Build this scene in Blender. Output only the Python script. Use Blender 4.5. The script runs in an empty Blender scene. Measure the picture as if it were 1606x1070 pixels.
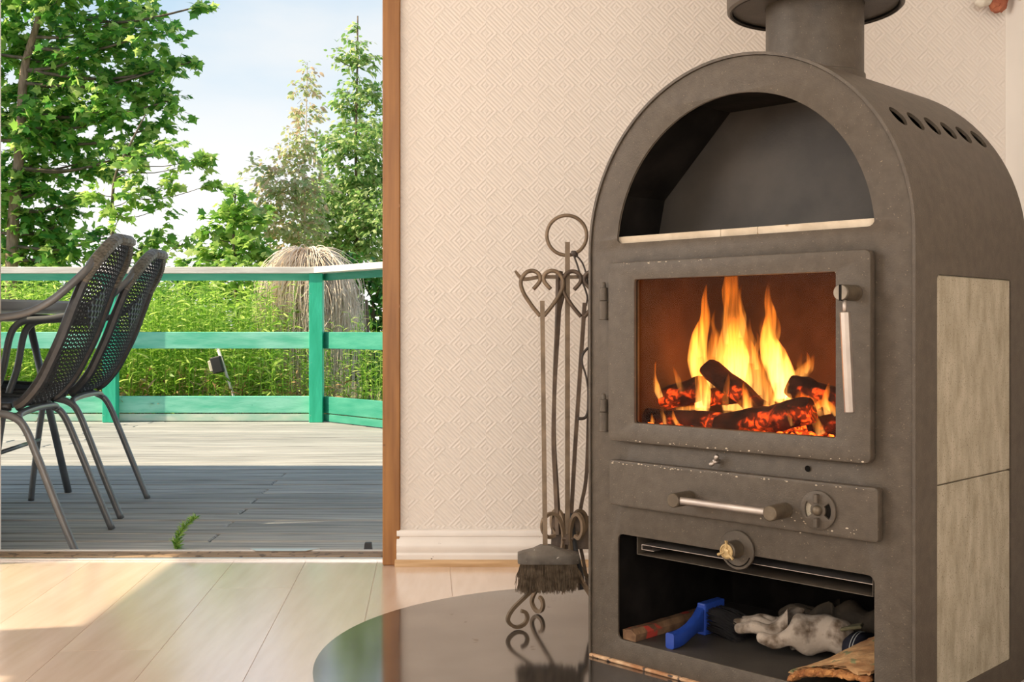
import bpy, bmesh, math, random
import numpy as np
from mathutils import Vector, Matrix
random.seed(7); RNG = np.random.default_rng(7)
PI = math.pi
S = bpy.context.scene
COL = S.collection

# ------------------------------------------------------------------ camera
F, CX, YH, H = 1760.0, 803.0, 515.0, 0.645       # focal length in pixels, centre, horizon row, eye height
cd = bpy.data.cameras.new('camera'); cam = bpy.data.objects.new('camera', cd); COL.objects.link(cam)
cd.sensor_width = 36; cd.lens = F / 1606 * 36; cd.shift_y = -20 / 1606
cam.location = (0, 0, H); cam.rotation_euler = (PI / 2, 0, 0); cd.clip_start = .02; cd.clip_end = 300
S.camera = cam
S.view_settings.view_transform = 'Standard'; S.view_settings.look = 'None'
S.view_settings.gamma = 1; S.view_settings.use_curve_mapping = False
S.view_settings.exposure = 0.0
S.cycles.volume_step_rate = 0.35

# ------------------------------------------------------------------ sky
W = bpy.data.worlds.new('sky'); S.world = W; W.use_nodes = True
nt = W.node_tree; nt.nodes.clear()
def N(t, typ, **kw):
    n = t.nodes.new(typ)
    for k, v in kw.items(): setattr(n, k, v)
    return n
out = N(nt, 'ShaderNodeOutputWorld'); bg = N(nt, 'ShaderNodeBackground')
tc = N(nt, 'ShaderNodeTexCoord'); sx = N(nt, 'ShaderNodeSeparateXYZ'); rp = N(nt, 'ShaderNodeValToRGB')
nt.links.new(tc.outputs['Generated'], sx.inputs[0]); nt.links.new(sx.outputs['Z'], rp.inputs[0])
e = rp.color_ramp.elements
e[0].position = 0.0; e[0].color = (1.4, 1.4, 1.37, 1); e[1].position = 1; e[1].color = (.20, .42, .80, 1)
for p, c in ((.07, (1.5, 1.49, 1.46)), (.13, (1.12, 1.15, 1.17)), (.20, (.74, .88, .99)), (.28, (.58, .77, .94)), (.40, (.46, .68, .92))):
    q = e.new(p); q.color = (*c, 1)
mp = N(nt, 'ShaderNodeMapping'); mp.inputs['Scale'].default_value = (1, 1, 2.6)
no = N(nt, 'ShaderNodeTexNoise'); no.inputs['Scale'].default_value = 2.2; no.inputs['Detail'].default_value = 7
cr = N(nt, 'ShaderNodeValToRGB'); cr.color_ramp.elements[0].position = .47; cr.color_ramp.elements[1].position = .72
mx = N(nt, 'ShaderNodeMix', data_type='RGBA')
nt.links.new(tc.outputs['Generated'], mp.inputs[0]); nt.links.new(mp.outputs[0], no.inputs['Vector'])
nt.links.new(no.outputs['Fac'], cr.inputs[0]); nt.links.new(cr.outputs[0], mx.inputs[0])
nt.links.new(rp.outputs[0], mx.inputs[6]); mx.inputs[7].default_value = (1.02, 1.0, .97, 1)
nt.links.new(mx.outputs[2], bg.inputs['Color']); bg.inputs['Strength'].default_value = 1.0
nt.links.new(bg.outputs[0], out.inputs[0])

# ------------------------------------------------------------------ sun, and fill lamps added at the windows
SUN_AZ, SUN_EL = math.radians(13), math.radians(42)   # light travels towards +X and a little +Y
def light(name, typ, energy, col, loc, direction=None, **kw):
    l = bpy.data.lights.new(name, typ); l.energy = energy; l.color = col
    for k, v in kw.items(): setattr(l, k, v)
    o = bpy.data.objects.new(name, l); COL.objects.link(o); o.location = loc
    if direction: o.rotation_euler = Vector(direction).to_track_quat('-Z', 'Y').to_euler()
    return o
light('sun', 'SUN', 9.6, (1, .83, .58), (-8, -2, 9),
      (math.cos(SUN_AZ) * math.cos(SUN_EL), math.sin(SUN_AZ) * math.cos(SUN_EL), -math.sin(SUN_EL)), angle=.009)
light('fill_front_window', 'AREA', 60, (1, .94, .86), (-.4, -2.35, 1.45), (0, 1, -.08), shape='RECTANGLE', size=3.0, size_y=1.3)  # added area lamp behind the viewer, brightens the room
light('fill_left_window', 'AREA', 22, (1, .95, .89), (-3.1, 2.45, 1.5), (1, -.1, -.1), shape='RECTANGLE', size=1.0, size_y=1.1)  # added area lamp inside the far left window, boosts its daylight
light('fill_left_window_near', 'AREA', 28, (1, .95, .89), (-3.1, 1.05, 1.5), (1, .1, -.1), shape='RECTANGLE', size=1.1, size_y=1.1)  # same added boost at the nearer left window

# ------------------------------------------------------------------ helpers
def tag(o, label=None, cat=None, group=None, kind=None):
    if label: o['label'] = label
    if cat: o['category'] = cat
    if group: o['group'] = group
    if kind: o['kind'] = kind
    return o
def empty(name, loc=(0, 0, 0), rz=0.0, parent=None):
    o = bpy.data.objects.new(name, None); COL.objects.link(o); o.location = loc; o.rotation_euler = (0, 0, rz)
    o.empty_display_size = .05
    if parent: o.parent = parent
    return o
def obj(name, me, m=None, parent=None, smooth=None, loc=None):
    if isinstance(me, bmesh.types.BMesh):
        bm = me; me = bpy.data.meshes.new(name); bm.normal_update(); bm.to_mesh(me); bm.free()
    if m is not None:
        me.materials.clear(); me.materials.append(m)
    if smooth is not None:
        me.shade_smooth() if smooth is True else me.shade_flat()
    o = bpy.data.objects.new(name, me); COL.objects.link(o)
    if parent: o.parent = parent
    if loc: o.location = loc
    return o
def autosmooth(o, ang=40):
    me = o.data; me.shade_smooth()
    try: me.set_sharp_from_angle(angle=math.radians(ang))
    except Exception: pass
    return o
def box(bm, x0, x1, y0, y1, z0, z1, bev=0, M=None, seg=1):
    r = bmesh.ops.create_cube(bm, size=1)
    vs = r['verts']
    for v in vs:
        v.co = Vector(((x0 + x1) / 2 + v.co.x * (x1 - x0), (y0 + y1) / 2 + v.co.y * (y1 - y0), (z0 + z1) / 2 + v.co.z * (z1 - z0)))
    geom = vs
    if bev:
        es = list({e for v in vs for e in v.link_edges})
        g = bmesh.ops.bevel(bm, geom=es, offset=bev, segments=seg, affect='EDGES', profile=.5)
        geom = list({v for f in g['faces'] for v in f.verts} | {v for v in vs if v.is_valid})
    if M is not None: bmesh.ops.transform(bm, matrix=M, verts=geom)
    return bm
def nb(): return bmesh.new()
def bx(x0, x1, y0, y1, z0, z1, bev=0, M=None, seg=1): return box(nb(), x0, x1, y0, y1, z0, z1, bev, M, seg)
def cyl(bm, p0, p1, r0, r1=None, n=20, bev=0):
    """capped round bar from p0 to p1"""
    p0, p1 = Vector(p0), Vector(p1); r1 = r0 if r1 is None else r1
    d = p1 - p0; L = d.length; q = d.to_track_quat('Z', 'Y').to_matrix().to_4x4()
    prof = [(0, 0), (r0 - bev, 0), (r0, bev), (r1, L - bev), (r1 - bev, L), (0, L)] if bev else [(0, 0), (r0, 0), (r1, L), (0, L)]
    return lathe(bm, prof, n, Matrix.Translation(p0) @ q)
def lathe(bm, prof, n=24, M=None):
    rings = []
    for r, z in prof:
        if r < 1e-7: rings.append([bm.verts.new((0, 0, z))])
        else: rings.append([bm.verts.new((r * math.cos(2 * PI * i / n), r * math.sin(2 * PI * i / n), z)) for i in range(n)])
    for a, b in zip(rings, rings[1:]):
        for i in range(n):
            j = (i + 1) % n
            if len(a) == 1 and len(b) == 1: continue
            if len(a) == 1: bm.faces.new((a[0], b[j], b[i]))
            elif len(b) == 1: bm.faces.new((a[i], a[j], b[0]))
            else: bm.faces.new((a[i], a[j], b[j], b[i]))
    if M is not None: bmesh.ops.transform(bm, matrix=M, verts=[v for r in rings for v in r])
    return bm
def smooth_path(pts, n=6, closed=False):
    P = [Vector(p) for p in pts]; res = []
    m = len(P); rng = range(m if closed else m - 1)
    for i in rng:
        if closed: a, b, c, d = P[i - 1], P[i], P[(i + 1) % m], P[(i + 2) % m]
        else: a, b, c, d = P[max(i - 1, 0)], P[i], P[i + 1], P[min(i + 2, m - 1)]
        for k in range(n):
            t = k / n
            res.append(.5 * ((2 * b) + (c - a) * t + (2 * a - 5 * b + 4 * c - d) * t * t + (3 * b - a - 3 * c + d) * t ** 3))
    if not closed: res.append(P[-1])
    return res
def interp(vals, m):
    return list(np.interp(np.linspace(0, 1, m), np.linspace(0, 1, len(vals)), vals))
def sweep(bm, pts, r, n=8, closed=False, flat=1.0, up=None, cap=True, twist=0.0, phase=0.0):
    """tube along pts; r number or list; flat = ratio of the second cross-section axis"""
    P = [Vector(p) for p in pts]; m = len(P)
    R = [r] * m if not hasattr(r, '__len__') else (list(r) if len(r) == m else interp(r, m))
    T = []
    for i in range(m):
        a = P[i - 1] if (i or closed) else P[0]; b = P[(i + 1) % m] if (i < m - 1 or closed) else P[-1]
        t = b - a; T.append(t.normalized() if t.length > 1e-9 else Vector((0, 0, 1)))
    u = Vector(up) if up else (Vector((0, 0, 1)) if abs(T[0].z) < .9 else Vector((1, 0, 0)))
    u = (u - T[0] * u.dot(T[0])).normalized(); rings = []
    for i in range(m):
        if up: u = Vector(up)
        u = (u - T[i] * u.dot(T[i]))
        u = u.normalized() if u.length > 1e-6 else T[i].orthogonal().normalized()
        v = T[i].cross(u); ring = []
        for k in range(n):
            a = 2 * PI * k / n + phase + twist * i
            ring.append(bm.verts.new(P[i] + u * (R[i] * math.cos(a)) + v * (R[i] * flat * math.sin(a))))
        rings.append(ring)
    for i in range(m if closed else m - 1):
        a, b = rings[i], rings[(i + 1) % m]
        for k in range(n):
            j = (k + 1) % n; bm.faces.new((a[k], a[j], b[j], b[k]))
    if cap and not closed:
        bm.faces.new(rings[0][::-1]); bm.faces.new(rings[-1])
    return bm
def plate(outline, holes, th, bev=0):
    """flat sheet with holes in the xz plane, front at y=0, back at y=th"""
    cu = bpy.data.curves.new('c', 'CURVE'); cu.dimensions = '2D'; cu.fill_mode = 'BOTH'
    cu.extrude = max(th / 2 - bev, 0); cu.bevel_depth = bev; cu.bevel_resolution = 1
    for ring in [outline] + holes:
        sp = cu.splines.new('POLY'); sp.points.add(len(ring) - 1); sp.use_cyclic_u = True
        for p, (x, y) in zip(sp.points, ring): p.co = (x, y, 0, 1)
    o = bpy.data.objects.new('c', cu); COL.objects.link(o)
    dg = bpy.context.evaluated_depsgraph_get()
    me = bpy.data.meshes.new_from_object(o.evaluated_get(dg))
    bpy.data.objects.remove(o); bpy.data.curves.remove(cu)
    bm = nb(); bm.from_mesh(me); bpy.data.meshes.remove(me)
    bmesh.ops.remove_doubles(bm, verts=bm.verts, dist=1e-6)
    # curve xy -> world xz ; curve +z -> world -y (front)
    bmesh.ops.transform(bm, matrix=Matrix(((1, 0, 0, 0), (0, 0, -1, th / 2), (0, 1, 0, 0), (0, 0, 0, 1))), verts=bm.verts)
    return bm
def rrect(x0, x1, z0, z1, r, n=5):
    res = []
    for cx_, cz_, a0 in ((x1 - r, z1 - r, 0), (x0 + r, z1 - r, 90), (x0 + r, z0 + r, 180), (x1 - r, z0 + r, 270)):
        for k in range(n + 1):
            a = math.radians(a0 + 90 * k / n); res.append((cx_ + r * math.cos(a), cz_ + r * math.sin(a)))
    return res
def move(bm, x=0, y=0, z=0):
    bmesh.ops.translate(bm, vec=(x, y, z), verts=bm.verts); return bm
def at(px, py, Y):
    """the point at depth Y seen at pixel px,py"""
    return Vector(((px - CX) / F * Y, Y, H - (py - YH) / F * Y))

# ------------------------------------------------------------------ materials
def mat(name, c1, c2=None, rough=.5, metal=0.0, scale=6, stretch=(1, 1, 1), detail=5, lo=.35, hi=.65, bump=0.0, bscale=None,
        coord='Object', spec=.5, speck=None, speck_scale=200, speck_at=.72, rand=0.0, emis=None, rough2=None):
    m = bpy.data.materials.new(name); m.use_nodes = True; t = m.node_tree; L = t.links
    b = t.nodes['Principled BSDF']; b.inputs['Roughness'].default_value = rough; b.inputs['Metallic'].default_value = metal
    b.inputs['Specular IOR Level'].default_value = spec
    c2 = c2 or c1
    tcn = N(t, 'ShaderNodeTexCoord'); mpn = N(t, 'ShaderNodeMapping'); mpn.inputs['Scale'].default_value = stretch
    L.new(tcn.outputs[coord], mpn.inputs['Vector'])
    vec = mpn.outputs[0]
    if rand:
        oi = N(t, 'ShaderNodeObjectInfo'); cb = N(t, 'ShaderNodeCombineXYZ'); mu = N(t, 'ShaderNodeMath', operation='MULTIPLY'); mu.inputs[1].default_value = 37
        L.new(oi.outputs['Random'], mu.inputs[0]); L.new(mu.outputs[0], cb.inputs[0]); L.new(mu.outputs[0], cb.inputs[2])
        ad = N(t, 'ShaderNodeVectorMath', operation='ADD'); L.new(vec, ad.inputs[0]); L.new(cb.outputs[0], ad.inputs[1]); vec = ad.outputs[0]
    nz = N(t, 'ShaderNodeTexNoise'); nz.inputs['Scale'].default_value = scale; nz.inputs['Detail'].default_value = detail
    L.new(vec, nz.inputs['Vector'])
    r = N(t, 'ShaderNodeValToRGB'); r.color_ramp.elements[0].position = lo; r.color_ramp.elements[1].position = hi
    r.color_ramp.elements[0].color = (*c1, 1); r.color_ramp.elements[1].color = (*c2, 1)
    L.new(nz.outputs['Fac'], r.inputs[0]); col = r.outputs[0]
    if rand:
        hs = N(t, 'ShaderNodeHueSaturation'); mr = N(t, 'ShaderNodeMapRange')
        mr.inputs['To Min'].default_value = 1 - rand; mr.inputs['To Max'].default_value = 1 + rand
        L.new(oi.outputs['Random'], mr.inputs[0]); L.new(mr.outputs[0], hs.inputs['Value']); L.new(col, hs.inputs['Color']); col = hs.outputs[0]
    if speck:
        n2 = N(t, 'ShaderNodeTexNoise'); n2.inputs['Scale'].default_value = speck_scale; n2.inputs['Detail'].default_value = 2
        L.new(tcn.outputs[coord], n2.inputs['Vector'])
        r2 = N(t, 'ShaderNodeValToRGB'); r2.color_ramp.elements[0].position = speck_at; r2.color_ramp.elements[1].position = min(1, speck_at + .05)
        L.new(n2.outputs['Fac'], r2.inputs[0])
        mm = N(t, 'ShaderNodeMix', data_type='RGBA'); L.new(r2.outputs[0], mm.inputs[0]); L.new(col, mm.inputs[6]); mm.inputs[7].default_value = (*speck, 1); col = mm.outputs[2]
    L.new(col, b.inputs['Base Color'])
    if bump:
        n3 = N(t, 'ShaderNodeTexNoise'); n3.inputs['Scale'].default_value = bscale or scale * 4; n3.inputs['Detail'].default_value = 4
        L.new(vec, n3.inputs['Vector'])
        bp = N(t, 'ShaderNodeBump'); bp.inputs['Strength'].default_value = bump; bp.inputs['Distance'].default_value = .004
        L.new(n3.outputs['Fac'], bp.inputs['Height']); L.new(bp.outputs[0], b.inputs['Normal'])
    if rough2 is not None:
        r3 = N(t, 'ShaderNodeMapRange'); r3.inputs['To Min'].default_value = rough; r3.inputs['To Max'].default_value = rough2
        L.new(nz.outputs['Fac'], r3.inputs[0]); L.new(r3.outputs[0], b.inputs['Roughness'])
    return m
def leafmat(name, cols, trans=.45, rough=.45):
    m = bpy.data.materials.new(name); m.use_nodes = True; t = m.node_tree; L = t.links; t.nodes.clear()
    o = N(t, 'ShaderNodeOutputMaterial'); g = N(t, 'ShaderNodeNewGeometry'); r = N(t, 'ShaderNodeValToRGB')
    L.new(g.outputs['Random Per Island'], r.inputs[0])
    es = r.color_ramp.elements
    for i, c in enumerate(cols):
        q = es[i] if i < 2 else es.new(.5)
        q.color = (*c, 1)
    for i, q in enumerate(list(es)): pass
    n = len(cols)
    for i in range(n): es[i].position = i / (n - 1)
    for i, c in enumerate(cols): es[i].color = (*c, 1)
    p = N(t, 'ShaderNodeBsdfPrincipled'); p.inputs['Roughness'].default_value = rough
    tr = N(t, 'ShaderNodeBsdfTranslucent'); mi = N(t, 'ShaderNodeMixShader'); mi.inputs[0].default_value = trans
    L.new(r.outputs[0], p.inputs['Base Color']); L.new(r.outputs[0], tr.inputs['Color'])
    L.new(p.outputs[0], mi.inputs[1]); L.new(tr.outputs[0], mi.inputs[2]); L.new(mi.outputs[0], o.inputs[0])
    return m
def glassmat(name, tint, gloss=.06, rough=.03):
    m = bpy.data.materials.new(name); m.use_nodes = True; t = m.node_tree; L = t.links; t.nodes.clear()
    o = N(t, 'ShaderNodeOutputMaterial'); a = N(t, 'ShaderNodeBsdfTransparent'); a.inputs[0].default_value = (*tint, 1)
    g = N(t, 'ShaderNodeBsdfGlossy'); g.inputs['Roughness'].default_value = rough
    mi = N(t, 'ShaderNodeMixShader'); mi.inputs[0].default_value = gloss
    L.new(a.outputs[0], mi.inputs[1]); L.new(g.outputs[0], mi.inputs[2]); L.new(mi.outputs[0], o.inputs[0])
    return m
def wallpaper(name, base):
    """white embossed paper: diamonds of concentric ribs"""
    m = bpy.data.materials.new(name); m.use_nodes = True; t = m.node_tree; L = t.links
    b = t.nodes['Principled BSDF']; b.inputs['Base Color'].default_value = (*base, 1); b.inputs['Roughness'].default_value = .7
    tcn = N(t, 'ShaderNodeTexCoord'); mpn = N(t, 'ShaderNodeMapping'); mpn.inputs['Rotation'].default_value = (0, math.radians(45), 0)
    mpn.inputs['Scale'].default_value = (20, 20, 20)
    L.new(tcn.outputs['Object'], mpn.inputs['Vector'])
    wn = N(t, 'ShaderNodeTexNoise'); wn.inputs['Scale'].default_value = 60; L.new(tcn.outputs['Object'], wn.inputs['Vector'])
    s = N(t, 'ShaderNodeSeparateXYZ'); L.new(mpn.outputs[0], s.inputs[0])
    def mth(op, a, bb=None):
        n = N(t, 'ShaderNodeMath', operation=op)
        for i, q in enumerate((a, bb)):
            if q is None: continue
            if isinstance(q, (int, float)): n.inputs[i].default_value = q
            else: L.new(q, n.inputs[i])
        return n.outputs[0]
    fu = mth('ABSOLUTE', mth('SUBTRACT', mth('FRACT', s.outputs['X']), .5)); fv = mth('ABSOLUTE', mth('SUBTRACT', mth('FRACT', s.outputs['Z']), .5))
    d = mth('MAXIMUM', fu, fv)
    par = mth('MODULO', mth('ABSOLUTE', mth('ADD', mth('FLOOR', s.outputs['X']), mth('FLOOR', s.outputs['Z']))), 2)
    dd = mth('ADD', mth('MULTIPLY', d, mth('SUBTRACT', 1, par)), mth('MULTIPLY', fu, par))
    h = mth('SINE', mth('MULTIPLY', dd, 6.283 * 5.5))
    h = mth('ADD', h, mth('MULTIPLY', wn.outputs['Fac'], 1.2))
    bp = N(t, 'ShaderNodeBump'); bp.inputs['Strength'].default_value = .40; bp.inputs['Distance'].default_value = .0014
    L.new(h, bp.inputs['Height']); L.new(bp.outputs[0], b.inputs['Normal'])
    return m
def firemat(name, strength):
    m = bpy.data.materials.new(name); m.use_nodes = True; t = m.node_tree; L = t.links; t.nodes.clear()
    o = N(t, 'ShaderNodeOutputMaterial'); em = N(t, 'ShaderNodeEmission')
    tcn = N(t, 'ShaderNodeTexCoord'); s = N(t, 'ShaderNodeSeparateXYZ'); L.new(tcn.outputs['Generated'], s.inputs[0])
    r = N(t, 'ShaderNodeValToRGB'); L.new(s.outputs['Z'], r.inputs[0])
    es = r.color_ramp.elements; es[0].color = (1, .43, .095, 1); es[1].color = (.42, .075, .004, 1); es[0].position = .12
    q = es.new(.4); q.color = (1, .33, .045, 1); q = es.new(.7); q.color = (.72, .17, .012, 1)
    g = N(t, 'ShaderNodeNewGeometry'); mp2 = N(t, 'ShaderNodeMapping'); mp2.inputs['Scale'].default_value = (105, 105, 10)
    nz = N(t, 'ShaderNodeTexNoise'); nz.inputs['Scale'].default_value = 1; nz.inputs['Detail'].default_value = 2; nz.inputs['Distortion'].default_value = .8
    L.new(g.outputs['Position'], mp2.inputs[0]); L.new(mp2.outputs[0], nz.inputs['Vector'])
    mr = N(t, 'ShaderNodeMapRange'); mr.inputs['From Min'].default_value = .40; mr.inputs['From Max'].default_value = .62
    mr.inputs['To Min'].default_value = .16 * strength; mr.inputs['To Max'].default_value = 1.8 * strength
    L.new(nz.outputs['Fac'], mr.inputs[0]); L.new(mr.outputs[0], em.inputs['Strength'])
    L.new(r.outputs[0], em.inputs['Color']); L.new(em.outputs[0], o.inputs['Volume'])
    return m
def embermat(name, glow, cover):
    """charred bark whose cracks glow"""
    m = mat(name, (.014, .005, .004), (.085, .022, .012), rough=.9, scale=30, bump=.9, bscale=70, spec=.1)
    t = m.node_tree; L = t.links; b = t.nodes['Principled BSDF']
    tcn = N(t, 'ShaderNodeTexCoord'); vo = N(t, 'ShaderNodeTexNoise'); vo.inputs['Scale'].default_value = 75; vo.inputs['Detail'].default_value = 6; vo.inputs['Distortion'].default_value = 1.2
    L.new(tcn.outputs['Object'], vo.inputs['Vector'])
    r = N(t, 'ShaderNodeValToRGB'); r.color_ramp.elements[0].position = .46; r.color_ramp.elements[1].position = .66
    L.new(vo.outputs['Fac'], r.inputs[0])
    nz = N(t, 'ShaderNodeTexNoise'); nz.inputs['Scale'].default_value = 16; nz.inputs['Detail'].default_value = 3; L.new(tcn.outputs['Object'], nz.inputs['Vector'])
    r2 = N(t, 'ShaderNodeValToRGB'); r2.color_ramp.elements[0].position = cover; r2.color_ramp.elements[1].position = cover + .18; L.new(nz.outputs['Fac'], r2.inputs[0])
    mu = N(t, 'ShaderNodeMath', operation='MULTIPLY_ADD'); L.new(r.outputs[0], mu.inputs[0]); mu.inputs[1].default_value = .93; mu.inputs[2].default_value = .07
    m2 = N(t, 'ShaderNodeMath', operation='MULTIPLY'); L.new(mu.outputs[0], m2.inputs[0]); L.new(r2.outputs[0], m2.inputs[1])
    m3 = N(t, 'ShaderNodeMath', operation='MULTIPLY'); L.new(m2.outputs[0], m3.inputs[0]); m3.inputs[1].default_value = glow
    b.inputs['Emission Color'].default_value = (1, .075, .006, 1); L.new(m3.outputs[0], b.inputs['Emission Strength'])
    return m

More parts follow.
